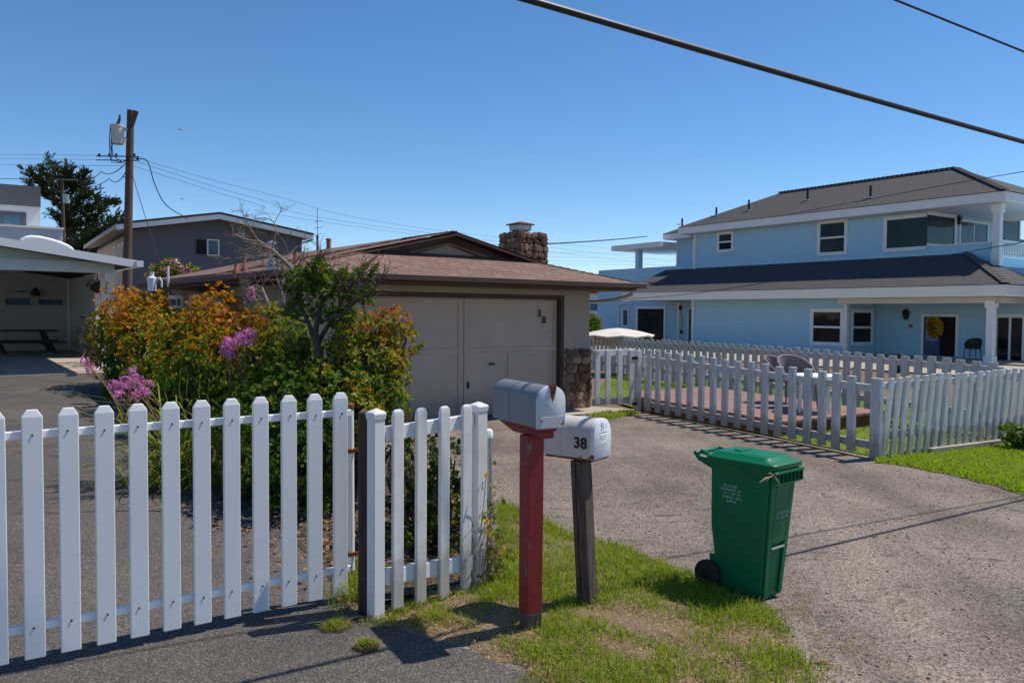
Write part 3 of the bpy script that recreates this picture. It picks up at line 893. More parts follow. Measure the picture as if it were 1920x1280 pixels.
# ------------------------------------------------------------------ mailboxes
def mailbox(root, o, ax, wd, L_, hgt, m_body, m_door, seam=True):
    """arched sheet-metal box: o = middle of the bottom edge of the door, ax = unit vector the door faces"""
    ax = Vector(ax); sd = Vector((-ax.y, ax.x, 0)); up_ = Vector((0, 0, 1))
    r_ = wd / 2; st = hgt - r_
    prof = [(-r_, 0), (r_, 0)] + [(r_ * math.cos(t), st + r_ * math.sin(t)) for t in np.linspace(0, math.pi, 15)]
    prof = [(p[0], p[1]) for p in prof]
    ring = lambda d, k=1.0: [o - ax * d + sd * p[0] * k + up_ * (hgt / 2 + (p[1] - hgt / 2) * k) for p in prof]
    b = MB(); b.loft([ring(L_), ring(L_ * .62)], True); b.loft([ring(L_ * .625, .992), ring(.012, .992)], True); body = b.build('body', m_body, root, smooth_=True)
    b = MB(); b.loft([ring(L_ * .645, 1.012), ring(L_ * .61, 1.012)]); b.build('seam_band', m_body, body, smooth_=True)
    b = MB(); b.loft([ring(.016, 1.02), ring(-.004, 1.02), ring(-.008, .96)]); door = b.build('door', m_door, root, smooth_=True)
    return body, door, sd


ax = Vector((.486, -.874, 0)); sd_ = Vector((.874, .486, 0))
ob = Vector((.127 + .066, 3.80 + .037, 1.043))
mb1 = thing('mailbox', 'grey mailbox with a rusted door on a tall dark red wooden post', 'mailbox', (.08, 3.97, 0))
body, door, sd_ = mailbox(mb1, ob, ax, .152, .465, .203, M['boxgrey_shaded'], M['boxdoor_lit'])
b = MB()   # rusted pull tab and rust stain plates at the crown and the foot of the door
c = ob + ax * .012 + Vector((0, 0, .185)); b.prism([c + sd_ * x + Vector((0, 0, zz)) for x, zz in ((-.014, .004), (-.018, .016), (.018, .016), (.018, .002), (.010, -.035), (-.002, -.060), (-.010, -.026))], ax * .002)
b.bar(c + Vector((0, 0, .016)) - ax * .02, c + Vector((0, 0, .020)) + ax * .010, .034, .010)
b.build('latch', M['rust'], door)
b = MB(); b.box(ob + ax * .010 + Vector((0, 0, .028)), (.136, .003, .052), sd_); b.build('rust_patch', painted('rust_bloom', (.56, .58, .60), (.34, .15, .06), 20, .55), door)
b = MB()
for k in range(6): b.box(ob + ax * .0095 + Vector((0, 0, .10 + k * .011)), (.09 - k * .006, .003, .0025), sd_)
b.build('embossing', M['boxdoor_lit'], door)
c0 = ob - Vector((0, 0, .018)) - ax * .06 - sd_ * .012; b = MB(); b.prism([c0 + ax * .06 - sd_ * .045, c0 + ax * .06 + sd_ * .045, c0 - ax * .36 + sd_ * .045, c0 - ax * .36 - sd_ * .045], (0, 0, .017))
b.prism([c0 + ax * .05 - sd_ * .035 + Vector((0, 0, -.035)), c0 - ax * .24 - sd_ * .035 + Vector((0, 0, -.035)), c0 - ax * .37 - sd_ * .035 + Vector((0, 0, -.001)), c0 + ax * .05 - sd_ * .035 + Vector((0, 0, -.001))], sd_ * .07)
b.build('support_board', M['redpaint'], mb1, bevel=.003)
pc = Vector((.102, 3.935, 0)); sq = lambda h, s_, dx=0.: [pc + Vector((dx, 0, 0)) + ax * s_ * i + sd_ * s_ * j + Vector((0, 0, h)) for i, j in ((-1, 1), (1, 1), (1, -1), (-1, -1))]
b = MB(); b.loft([sq(.11, .0435), sq(.6, .0445), sq(.995, .0450)]); b.build('post', M['redpaint'], mb1, bevel=.004, seg=2)
b = MB(); b.loft([sq(-.1, .042), sq(.045, .0425), sq(.115, .0445)]); b.build('post_foot', M['grey_wood'], mb1, bevel=.006)

an = R(-36); ax2 = Vector((math.cos(an), math.sin(an), 0)); D0 = G(1112, 862, .836)
sdw = Vector((-ax2.y, ax2.x, 0)); ob2 = D0 + sdw * .089
mb2 = thing('mailbox', 'white mailbox numbered 38 on a bare grey wooden post', 'mailbox', G(1101, 1140))
body, door, sdw = mailbox(mb2, ob2, ax2, .178, .33, .208, M['boxwhite'], M['boxwhitedoor'])
side = -sdw
c = ob2 - ax2 * .078 + side * .0905 + Vector((0, 0, .078))
text_mesh('38', .082, .0012, c, ax2, (0, 0, 1), side, .0022).build('house_number', M['black'], body)
c = ob2 + ax2 * .0085
b = MB()
dd = lambda x, z: c + sdw * x + Vector((0, 0, z))
for (x0, z0, x1, z1) in ((-.022, .185, -.022, .15), (-.022, .185, .004, .185), (.004, .185, .004, .15), (-.022, .15, .004, .15), (-.02, .183, .003, .152), (.03, .185, .03, .155), (-.04, .138, .045, .138), (-.03, .118, .03, .118), (-.024, .105, .02, .105), (-.024, .118, -.024, .105), (-.045, .078, .04, .078), (-.04, .068, .02, .068)):
    b.bar(dd(x0, z0), dd(x1, z1), .0022, .0022)
b.build('embossing', pm('embossed_shadow_paint', (.65, .66, .70)), door)
b = MB()
for x_, zz, r_ in ((-.004, .012, .016), (-.075, .008, .006), (-.02, .006, .008)):
    b.ico(ob2 + side * .0895 + ax2 * x_ + Vector((0, 0, zz)), r_, 1, (.9, .25, 1.1), .2, (ax2, side, Vector((0, 0, 1))))
b.build('rust_spot', M['rust'], body)
b = MB(); b.prism([ob2 + side * .086 - ax2 * .30 - Vector((0, 0, .012)), ob2 + side * .086 - ax2 * .005 - Vector((0, 0, .012)), ob2 - side * .086 - ax2 * .005 - Vector((0, 0, .012)), ob2 - side * .086 - ax2 * .30 - Vector((0, 0, .012))], (0, 0, .011)); b.build('support_board', M['rust'], mb2)
pb_ = G(1102, 1140); pt_ = D(1089, 862, 4.23); wl = Vector((ax2.x, ax2.y, 0))
rg = []
for t_, s_ in ((-.06, .041), (.0, .042), (.3, .041), (.7, .0415), (1.0, .041)):
    q = pb_.lerp(pt_, t_); rg.append([q + wl * s_ * i + sdw * s_ * j * 1.05 for i, j in ((-1, 1), (1, 1), (1, -1), (-1, -1))])
b = MB(); b.loft(rg); b.build('post', M['grey_wood'], mb2, bevel=.005, seg=2)
# a deep drying check along the post
b = MB(); f_ = -sdw
for i in range(7):
    q = pb_.lerp(pt_, .08 + i * .13) + f_ * .0436 + wl * (-.012 + .004 * math.sin(i * 2.1)); q2 = pb_.lerp(pt_, .08 + (i + 1) * .13) + f_ * .0436 + wl * (-.012 + .004 * math.sin(i * 2.1 + 2.1)); b.bar(q, q2, .004, .002, f_)
b.build('crack', M['darkroom'], mb2)

# ------------------------------------------------------------------ green wheeled bin
BF = Vector((1.392, 4.36, 0)); ph = R(40); bx = Vector((math.cos(ph), math.sin(ph), 0)); by = Vector((-bx.y, bx.x, 0))
# bx: across the front, by: towards the back (handle side)
binr = thing('wheelie_bin', 'green plastic wheelie bin with closed lid on the gravel edge', 'bin', BF)
HB_ = .735
T = lambda a, d, h: BF + bx * a + by * d + Vector((0, 0, h))


def rrect(a0, a1, d0, d1, h, r_=.03, n=4):
    out = []
    for (cx, cy, s0) in ((a1 - r_, d0 + r_, -90), (a1 - r_, d1 - r_, 0), (a0 + r_, d1 - r_, 90), (a0 + r_, d0 + r_, 180)):
        for k in range(n + 1):
            t = R(s0 + 90 * k / n); out.append(T(cx + r_ * math.cos(t), cy + r_ * math.sin(t), h))
    return out


W0, W1, L0, L1 = .185, .250, .36, .375
b = MB()
ringsb = []
for t in (0, .03, .25, .5, .75, .93, 1):
    h = .01 + (HB_ - .01) * t; ww = W0 + (W1 - W0) * t; e = .006 if t == 0 else 0
    d1 = .285 + (L1 - .03 - .285) * min(1, t * 1.9 + .1)
    ringsb.append(rrect(-.012 * t + e, ww - .012 * t - e, -.05 * t + e, d1 - e, h, .022))
b.loft(ringsb)
bod = b.build('body', M['bingreen'], binr, smooth_=True)
fr = lambda t, a, off=.0: T(-.012 * t + (W0 + (W1 - W0) * t) * a, -.05 * t - off, .01 + (HB_ - .01) * t)
# front panel: recess frame + dark pocket with a grab bar
b = MB()
for (t0, t1, a0, a1) in ((.02, .97, .02, .2), (.02, .97, .80, .98), (.44, .985, .2, .8)):
    b.loft([[fr(t0, a0), fr(t0, a1), fr(t0, a1, .014), fr(t0, a0, .014)][::1], [fr(t1, a0), fr(t1, a1), fr(t1, a1, .014), fr(t1, a0, .014)]])
b.build('front_panel', M['bingreen'], binr, bevel=.004)
b = MB(); b.tube([fr(.40, .2, .012), fr(.40, .8, .012)], .008, 8); b.build('grab_bar', pm('grey_green_bar', (.16, .24, .21)), binr)
# rim collar with ribs
b = MB(); b.loft([rrect(-.03, W1 + .006, -.068, L1 - .02, HB_ - .012, .028), rrect(-.034, W1 + .01, -.075, L1 - .015, HB_ + .02, .03)]); b.build('rim', M['bingreen'], binr, smooth_=True)
b = MB()
b.loft([[T(-.03, -.066, HB_ - .075), T(W1 + .004, -.066, HB_ - .075), T(W1 + .004, -.09, HB_ - .062), T(-.03, -.09, HB_ - .062)], [T(-.034, -.066, HB_ - .066), T(W1 + .008, -.066, HB_ - .066), T(W1 + .008, -.094, HB_ - .056), T(-.034, -.094, HB_ - .056)]])
for k in range(8):
    a = -.026 + (W1 + .026) * k / 7; b.box(T(a, -.08, HB_ - .03), (.006, .026, .066), bx)
b.box(T(W1 / 2 - .013, -.083, HB_ + .002), (W1 + .044, .026, .014), bx); b.build('comb_rail', M['bingreen'], binr, bevel=.002)
# lid
b = MB()
b.loft([rrect(-.036, W1 + .012, -.088, L1 - .01, HB_ + .02, .03), rrect(-.038, W1 + .014, -.09, L1 - .01, HB_ + .042, .03), rrect(-.03, W1 + .006, -.08, L1 - .02, HB_ + .05, .03),
        rrect(-.022, W1 - .002, -.045, L1 - .03, HB_ + .052, .03), rrect(-.004, W1 - .02, -.03, L1 - .04, HB_ + .070, .03), rrect(.004, W1 - .028, -.015, L1 - .06, HB_ + .076, .03)])
lid = b.build('lid', M['bingreen'], binr, smooth_=True)
b = MB(); b.box(T(W1 * .5, L1 - .16, HB_ + .078), (.12, .05, .012), bx); b.build('lid_grip', M['bingreen'], lid, bevel=.004)
# handle at the back
b = MB(); hz = HB_ + .012
hp_ = [T(-.004, L1 - .03, hz - .03), T(-.004, L1 + .05, hz + .0), T(.0, L1 + .085, hz + .028), T(W1 - .024, L1 + .085, hz + .028), T(W1 - .02, L1 + .05, hz), T(W1 - .02, L1 - .03, hz - .03)]
b.tube(hp_, .014, 8); b.tube([T(.02, L1 - .02, hz + .02), T(.02, L1 + .06, hz + .04)], .011, 6); b.tube([T(W1 - .05, L1 - .02, hz + .02), T(W1 - .05, L1 + .06, hz + .04)], .011, 6)
b.prism([T(-.012, L1 - .05, hz - .05), T(-.012, L1 + .045, hz - .006), T(-.012, L1 + .05, hz + .012), T(-.012, L1 - .05, hz + .012)], bx * .016)
b.build('handle', M['bingreen'], binr, smooth_=True)
b = MB(); b.tube([T(-.05, .335, .085), T(W0 + .05, .335, .085)], .010, 8); b.build('axle', M['steel'], binr)
for s_ in (-.052, W0 + .016):
    b = MB(); n = 24
    c0 = T(s_, .335, .085); rg = []
    for dx, r_ in ((0, .05), (.0, .076), (.006, .084), (.03, .084), (.036, .076), (.036, .05)):
        rg.append([c0 + bx * dx + (by * math.cos(2 * math.pi * k / n) + Vector((0, 0, 1)) * math.sin(2 * math.pi * k / n)) * r_ for k in range(n)])
    b.loft(rg); wh = b.build('wheel', M['rubber'], binr, smooth_=True)
    b = MB(); b.tube([c0 - bx * .003, c0 + bx * .039], .032, 14); b.build('hub', M['black'], wh)
b = MB(); b.prism([T(.0, .24, .02), T(.0, .31, .05), T(.0, .35, .12), T(.0, .35, .2), T(.0, .24, .2)], bx * .014); b.prism([T(W0 - .014, .24, .02), T(W0 - .014, .31, .05), T(W0 - .014, .35, .12), T(W0 - .014, .35, .2), T(W0 - .014, .24, .2)], bx * .014); b.build('axle_bracket', M['bingreen'], binr, bevel=.003)
# worn illegible print: broken lines of tiny bars
def print_lines(org, ex, ey, en, lines, ch, gap):
    b = MB()
    for li, (x0, n) in enumerate(lines):
        x = x0
        for k in range(n):
            w_ = random.uniform(.5, 1.0) * ch * .62
            if random.random() > .12:
                for q in random.sample(range(4), 3):
                    o = org + ex * x + ey * (-li * gap)
                    if q == 0: b.bar(o, o + ey * ch, .0022, .0009, en)
                    elif q == 1: b.bar(o + ey * ch, o + ex * w_ + ey * ch, .0022, .0009, en)
                    elif q == 2: b.bar(o + ex * w_, o + ex * w_ + ey * ch, .0022, .0009, en)
                    else: b.bar(o + ey * ch * .5, o + ex * w_ + ey * ch * .5, .0022, .0009, en)
            x += w_ + ch * .22
    return b
sxn = -bx
tt_ = .83; sup = (T(-.012, 0, HB_) - T(0, 0, .01)).normalized()
print_lines(T(-.012 * tt_ - .0012, .27, .612), -by, sup, sxn, [(.02, 11), (.0, 15), (.022, 12), (.012, 14), (.04, 7)], .0135, .0215).build('printed_notice', M['bintext'], bod)
fup = (fr(1, .5) - fr(0, .5)).normalized()
pl = print_lines(fr(.66, .42, .0152), bx, fup, -by, [(.008, 8), (.02, 6)], .015, .024)
oc = fr(.66, .36, .0152)
for k in range(9):
    a0_, a1_ = 2 * math.pi * k / 10, 2 * math.pi * (k + 1) / 10
    pl.bar(oc + bx * .014 * math.cos(a0_) + fup * .016 * math.sin(a0_), oc + bx * .014 * math.cos(a1_) + fup * .016 * math.sin(a1_), .003, .0008, -by)
pl.build('printed_emblem', M['bintext'], bod)
tw = T(-.036, -.082, HB_ - .004)
b = MB()
for e_, r_ in (((-.085, -.03, -.035), .006), ((-.045, -.02, -.03), .004), ((-.03, -.01, .012), .004), ((.03, -.02, -.05), .004), ((.02, -.03, .012), .005)):
    b.tube([tw + Vector((0, -.004, 0)), tw + Vector(e_) * .6 + Vector((0, 0, .006)), tw + Vector(e_)], [r_ * .5, r_, .001], 6)
tag(b.build('dry_twig', pm('dry_straw_twig', (.52, .38, .25), (.38, .26, .16), 20, .8)), 'dry straw coloured twig caught under the green bin lid corner', 'twig')

# ------------------------------------------------------------------ old white picket fences of the yard
fc = Vector((4.05, 8.82, 0)); fgp = Vector((2.13, 12.98, 0)); fr_ = Vector((6.21, 10.01, 0))
LFc = Fac(fc, fgp - fc)
fl = thing('picket_fence', 'weathered white picket fence along the gravel drive, chunky square topped pickets', 'fence', fc)
lpx = [1219, 1236, 1254.5, 1275, 1296, 1317.5, 1340, 1362, 1386, 1411, 1437, 1462.5, 1489.5, 1517.5, 1545.5, 1571.5, 1601]
ztl = [LFc.hit(1236, 657.5), LFc.hit(1601, 703)]
zr = [LFc.hit(1236, 676), LFc.hit(1587, 722)]; zb_ = [LFc.hit(1245, 763), LFc.hit(1430, 797)]
for i, px in enumerate(lpx):
    a, _ = LFc.hit(px, 720)
    picket(fl, LFc, a, .035 + random.uniform(-.01, .02), lin(ztl, a) + random.uniform(-.012, .012), .100, .048, 'flat', M['oldwhite'], .048, random.uniform(-.012, .012), bev=.003)
a0, a1 = -.02, LFc.hit(1206, 720)[0]
for P_ in (zr, zb_):
    b = MB(); b.bar(LFc.pt(a0, lin(P_, a0), -.02), LFc.pt(a1, lin(P_, a1), -.02), .038, .085); b.build('rail', M['oldwhite'], fl, bevel=.003)
lpa = [LFc.hit(px, 720)[0] for px in (1562, 1448, 1328)]
for a in [.0, a1]:
    b = MB(); b.box(LFc.pt(a, .40, -.085 if a else -.03), (.085, .085, .86), LFc.e); b.build('post', M['oldwhite'], fl, bevel=.004)
# corner post face board
picket(fl, LFc, -.03, .0, lin(ztl, 0) + .0, .135, .05, 'flat', M['oldwhite'], .05, bev=.003)

RFc = Fac(fc, fr_ - fc)
fs_ = thing('picket_fence', 'weathered white picket fence along the street lawn, pickets leaning to the right', 'fence', fc + Vector((.1, .05, 0)))
zt2 = [RFc.hit(1660, 706), RFc.hit(1895, 690)]; zr2 = [RFc.hit(1670, 723), RFc.hit(1880, 707)]
Lf = (fr_ - fc).length; npk = 24
for i in range(npk):
    a = .12 + i * .152
    picket(fs_, RFc, a, .01, lin(zt2, a) + random.uniform(-.012, .01), .076, .034, 'flat', M['oldwhite'], .034, .13 + random.uniform(-.02, .02), bev=.003)
for dz in (0, -.56):
    b = MB(); a0, a1 = .1, .1 + npk * .148; b.bar(RFc.pt(a0, lin(zr2, a0) + dz, -.02), RFc.pt(a1, lin(zr2, a1) + dz, -.02), .038, .08); b.build('rail', M['oldwhite'], fs_, bevel=.003)
for a in (1.2, 2.5, 3.6):
    b = MB(); b.box(RFc.pt(a, .38, -.085), (.085, .085, .80), RFc.e); b.build('post', M['oldwhite'], fs_, bevel=.004)
kb = MB(); kb.bar(RFc.pt(.9, .03, .06), RFc.pt(3.6, .03, .06), .07, .06); tag(kb.build('kerb_edging', M['concrete']), 'low pale concrete edging along the street fence foot', 'kerb', kind='structure')

# small gate between garage corner and fence
SG = Fac(fgp, Vector((math.cos(.60), math.sin(.60), 0)))
sgt = thing('picket_gate', 'small white picket gate beside the stone faced garage corner', 'gate', fgp)
for px in (1119, 1139, 1161, 1183):
    a, _ = SG.hit(px, 700); a2, z1 = SG.hit(px, 655.5); a3, z0 = SG.hit(px, 758)
    picket(sgt, SG, a, max(z0, .03), z1, .095, .03, 'flat', M['oldwhite'], .03, bev=.003)
for y in (661, 752):
    P_ = SG.hit(1150, y); a0 = SG.hit(1113, 700)[0]; a1 = SG.hit(1188, 700)[0]
    b = MB(); b.bar(SG.pt(a0, P_[1], -.02), SG.pt(a1, P_[1], -.02), .036, .10); b.build('rail', M['oldwhite'], sgt, bevel=.003)
for y in (671, 756):
    a0, z0 = SG.hit(1183, y); a1, z1 = SG.hit(1197, y); b = MB(); b.bar(SG.pt(a0, z0, .034), SG.pt(a1, z1, .034), .006, .05); b.build('hinge', M['black'], sgt)
b = MB(); a, z = SG.hit(1197, 655); b.box(SG.pt(a, .5, 0), (.09, .09, 1.0), SG.e); b.build('post', M['oldwhite'], sgt, bevel=.004)
a, z = SG.hit(1116, 662); b = MB(); b.bar(SG.pt(a - .06, z, .036), SG.pt(a + .05, z, .036), .01, .012); b.build('latch', M['rust'], sgt)

# far fence on the house side of the yard
f0, f1 = Vector((2.05, 22.6, 0)), Vector((7.25, 9.9, 0))
f0 = D(1104, 631, 22.0); f0.z = 0; fm = D(1505, 658, 13.9); fm.z = 0; f1 = D(1868, 684, 10.35); f1.z = 0
far = thing('picket_fence', 'grey white picket fence between the deck yard and the blue house', 'fence', f0)
segs = [(f0, fm), (fm, f1 + (f1 - fm) * .02)]
zt_at = lambda p: EYE - .0
for (q0, q1), (pz0, pz1) in zip(segs, (((1104, 629), (1505, 653)), ((1505, 653), (1868, 678)))):
    F_ = Fac(q0, q1 - q0); T_ = [F_.hit(*pz0), F_.hit(*pz1)]; Ln = (q1 - q0).length
    n = int(Ln / .235)
    for i in range(n):
        a = (i + .5) * Ln / n
        picket(far, F_, a, .05, lin(T_, a) + random.uniform(-.012, .015), .125, .036, 'flat', M['fargrey'], .03, random.uniform(-.015, .015), bev=.0)
    for dz in (-.11, -.72):
        b = MB(); b.bar(F_.pt(0, T_[0][1] + dz, -.02), F_.pt(Ln, lin(T_, Ln) + dz, -.02), .05, .09); b.build('rail', M['fargrey'], far)
    for a in np.arange(1.2, Ln - 1, 2.4):
        b = MB(); b.box(F_.pt(a, .38, -.08), (.09, .09, .78), F_.e); b.build('post', M['fargrey'], far)

# deck in the yard
dk = [(3.55, 10.35), (5.45, 11.55), (3.75, 15.3), (2.25, 14.2), (2.15, 13.3)]
b = MB(); b.prism([(x, y, .17) for x, y in dk], (0, 0, .035)); dko = b.build('deck', M['deck'])
tag(dko, 'low red brown timber deck behind the picket fence', 'deck')
b = MB(); b.prism([(x + (3.6 - x) * .012, y + (12.6 - y) * .012, .0) for x, y in dk], (0, 0, .168)); b.build('skirting', M['reddark'], dko)


# ------------------------------------------------------------------ yard furniture
def rot2(p, a): return Vector((p[0] * math.cos(a) - p[1] * math.sin(a), p[0] * math.sin(a) + p[1] * math.cos(a), p[2] if len(p) > 2 else 0))


def tub_chair(label, group, m_back, m_seat, m_leg):
    t = thing('patio_chair', label, 'chair', (0, 0, 0), group)
    b = MB(); n = 13; ro, ri, rt_, rb_ = [], [], [], []
    out = []; inn = []
    for i in range(n):
        an_ = R(-105 + 210 * i / (n - 1)); k = abs(i - 6) / 6
        h = .76 - .24 * k ** 2.2
        out.append((math.sin(an_) * .29, math.cos(an_) * .29, h)); inn.append((math.sin(an_) * .255, math.cos(an_) * .255, h))
    vs = []; fs = []
    for o_, i_ in zip(out, inn): vs += [(o_[0] * .9, o_[1] * .9, .40), o_, i_, (i_[0] * .9, i_[1] * .9, .40)]
    for i in range(n - 1):
        for k in range(4): fs.append([i * 4 + k, i * 4 + (k + 1) % 4, i * 4 + 4 + (k + 1) % 4, i * 4 + 4 + k])
    fs += [[0, 1, 2, 3], [(n - 1) * 4 + k for k in range(4)][::-1]]
    b.add(vs, fs); b.build('backrest', m_back, t, smooth_=True)
    b = MB(); b.tube([Vector(o_) + Vector((0, 0, .006)) for o_ in [((a[0] + c[0]) / 2, (a[1] + c[1]) / 2, a[2]) for a, c in zip(out, inn)]], .022, 6); b.build('top_rail', m_leg, t, smooth_=True)
    b = MB(); b.loft([[(math.cos(x) * r_, math.sin(x) * r_ - .02, z) for x in np.linspace(0, 2 * math.pi, 16, endpoint=False)] for r_, z in ((.24, .38), (.255, .40), (.25, .45), (.2, .465))]); b.build('seat', m_seat, t, smooth_=True)
    for x, y in ((-.19, -.19), (.19, -.19), (-.18, .18), (.18, .18)):
        b = MB(); b.tube([(x, y, .39), (x * 1.15, y * 1.15, 0)], [.017, .013], 8); b.build('leg', m_leg, t)
    return t


def place(t, loc, rz): t.location = Vector(loc); t.rotation_euler = (0, 0, rz)


ch0 = tub_chair('mauve woven tub chair with its rounded back above the deck fence', 'tub chairs on the deck', M['wicker'], M['tanfab'], M['wicker'])
place(ch0, (*D(1494, 690, 11.9).xy, .205), R(-165 + 180))
ch1 = copy_tree(ch0); place(ch1, (*D(1466, 690, 12.6).xy, .16), R(40)); ch1['label'] = 'woven tub chair behind the fence, left of the rounded mauve chair back'
tb = thing('patio_table', 'white round patio table between the tub chairs on the deck', 'table', (*D(1527, 690, 11.4).xy, .205))
c = Vector(tb.location)
b = MB(); b.loft([[c + Vector((math.cos(x) * r_, math.sin(x) * r_, z)) for x in np.linspace(0, 2 * math.pi, 28, endpoint=False)] for r_, z in ((.34, .505), (.355, .51), (.355, .53), (.34, .537))]); b.build('table_top', M['paintwhite'], tb, smooth_=True)
for k in range(4):
    d = Vector((math.cos(.5 + k * 1.57), math.sin(.5 + k * 1.57), 0)); b = MB(); b.tube([c + d * .24 + Vector((0, 0, .51)), c + d * .28], .018, 8); b.build('leg', M['paintwhite'], tb)

# ------------------------------------------------------------------ garage house
TH = .652
U = Vector((math.cos(TH), math.sin(TH), 0)); V_ = Vector((-U.y, U.x, 0)); Zz = Vector((0, 0, 1))
Wc = Vector((1.2985, 13.3902, 0))
zs, zd, ofr, orr, gw, gsx, ghx, gvv, glen = 1.972, 2.10, .5393, .5911, 6.092, 3.087, 1.3436, 1.1816, 7.008
pzz = 2.802
LL = Wc + U * orr - V_ * ofr - U * gw
gp_ = lambda s, k, z: LL + U * s + V_ * k + Zz * z
slp = (pzz - zd) / gsx; gzz = zd + slp * (gsx - ghx)
gh = thing('garage_house', 'low taupe house with brown shingle roof, garage door numbered 38 and stone chimney', 'house', Wc)
ws = gw - orr     # wall right s
wl_ = orr * .95   # wall left s
k0 = ofr          # front wall plane
djr = ws - .634; djl = djr - 2 * 1.8541; dtop = 1.82
b = MB()
F2 = lambda s0, s1, z0, z1, k, th: b.box(gp_((s0 + s1) / 2, k + th / 2, (z0 + z1) / 2), (s1 - s0, th, z1 - z0), U)
F2(djr + .07, ws, -.1, zs, k0, .2); F2(wl_, djl - .07, -.1, zs, k0, .2); F2(djl - .07, djr + .07, dtop + .06, zs, k0, .2)
b.prism([gp_(wl_, k0 + .2, -.1), gp_(ws, k0 + .2, -.1), gp_(ws, glen - .4, -.1), gp_(wl_, glen - .4, -.1)], Zz * (zs + .1))
b.build('wall', M['taupe'], gh)
# jamb and head trim
b = MB(); b.box(gp_(djr + .035, k0 + .06, dtop / 2), (.07, .13, dtop), U); b.box(gp_(djl - .035, k0 + .06, dtop / 2), (.07, .13, dtop), U); b.box(gp_((djl + djr) / 2, k0 + .06, dtop + .03), (djr - djl + .14, .13, .06), U)
b.build('door_frame', M['brown_wood'], gh)
b = MB(); kd = k0 + .10; b.box(gp_((djl + djr) / 2, kd + .03, dtop / 2 + .01), (djr - djl - .01, .05, dtop - .03), U)
def bat(s0, s1, z0, z1, t=.014): b.box(gp_((s0 + s1) / 2, kd + .004 - t / 2, (z0 + z1) / 2), (s1 - s0, t, z1 - z0), U)
mid = (djl + djr) / 2; zm = 1.02
gd_trim = [(djl + .01, djl + .08, .02, dtop - .02), (djr - .08, djr - .01, .02, dtop - .02), (mid - .085, mid - .02, .02, dtop - .02), (mid + .02, mid + .085, .02, dtop - .02),
           (djl + .08, mid - .085, dtop - .10, dtop - .03), (mid + .085, djr - .08, dtop - .10, dtop - .03), (djl + .08, mid - .085, zm - .03, zm + .03), (mid + .085, djr - .08, zm - .03, zm + .03),
           (mid + .85, mid + .91, .09, zm - .03), (mid - .91, mid - .85, .09, zm - .03), (djl + .08, mid - .085, .02, .09), (mid + .085, djr - .08, .02, .09)]
for q in gd_trim: bat(*q)
gd = b.build('garage_door', M['taupedoor'], gh, bevel=.003)
GD = Fac(gp_(0, kd - .011, 0), U)
b = MB(); a, z = GD.hit(922, 682); b.box(GD.pt(a, z, .01), (.10, .02, .025), U); a, z = GD.hit(877, 722); b.box(GD.pt(a, z, .012), (.03, .02, .10), U); b.build('handle', M['black'], gd, bevel=.003)
for ch, px, py in (('3', 1011.5, 588), ('8', 1020, 600.5)):
    a, z = GD.hit(px, py); text_mesh(ch, .165, .006, GD.pt(a, z, .004), U, Zz, GD.n, .0012).build('house_number', M['black'], gd)
# stone facing beside the door
def stones(origin, ex, en, wd, hgt, n_r, parent, name='stone_facing', dep=.05, size=.17):
    b = MB()
    z = 0
    while z < hgt - .02:
        rh = random.uniform(.7, 1.3) * size; rh = min(rh, hgt - z); x = 0
        while x < wd - .01:
            rw = random.uniform(.8, 1.7) * size; rw = min(rw, wd - x)
            if wd - x - rw < size * .4: rw = wd - x
            c = origin + ex * (x + rw / 2) + Zz * (z + rh / 2)
            k = random.uniform(.42, .54)
            an_ = random.uniform(-.6, .6); e1 = ex * math.cos(an_) + Zz * math.sin(an_); e2 = en; e3 = Zz * math.cos(an_) - ex * math.sin(an_)
            b.ico(c, 1, 2, (rw * .60, dep * random.uniform(.6, 1.8), rh * .62), .13, (e1, e2, e3), True); x += rw
        z += rh
    return b.build(name, M['stone'], parent)
zst = 1.0
stones(gp_(djr + .09, k0, 0), U, -V_, ws - djr - .06, zst, 6, gh, dep=.05, size=.13)
stones(gp_(ws + .0, k0 - .02, 0), V_, U, .5, zst, 3, gh, dep=.05, size=.13)
# eave soffit box and gutter
b = MB(); e = .02
b.prism([gp_(e, e, zs), gp_(gw - e, e, zs), gp_(gw - e, glen - e, zs), gp_(e, glen - e, zs)], Zz * (zd - zs - .012)); b.build('soffit', M['fascia'], gh)
b = MB()
for (q0, q1, n_) in ((gp_(-.06, -.065, zd - .045), gp_(gw + .10, -.065, zd - .045), 0), (gp_(-.065, 0, zd - .045), gp_(-.065, glen, zd - .045), 1), (gp_(gw + .065, 0, zd - .045), gp_(gw + .065, glen, zd - .045), 2)):
    b.bar(q0, q1, .10, .085)
b.build('gutter', M['fascia'], gh, bevel=.01)
# roof planes with shingle courses
b = MB()
def rp(pts, along, off=0.0):
    P_ = [gp_(*p) for p in pts]
    nrm = (P_[1] - P_[0]).cross(P_[2] - P_[0]).normalized()
    if nrm.z < 0: nrm = -nrm
    vax = nrm.cross(along).normalized()
    if vax.z < 0: vax = -vax
    b.poly([p + nrm * off for p in P_], along, vax)
fo = .03
rp([(-fo, -fo, zd), (gw + fo, -fo, zd), (gsx + ghx, gvv, gzz), (gsx - ghx, gvv, gzz)], U)
k1 = 2.55
rp([(-fo, -fo, zd), (gsx - ghx, gvv, gzz), (gsx, gvv, pzz), (gsx, glen, pzz), (-fo, glen, zd)], V_)
zr_ = zd + slp * (gw - gsx) * 0
rp([(gw + fo, -fo, zd), (gsx + ghx, gvv, gzz), (gsx, gvv, pzz), (gsx, glen, pzz), (gw + fo, glen, zd)], V_)
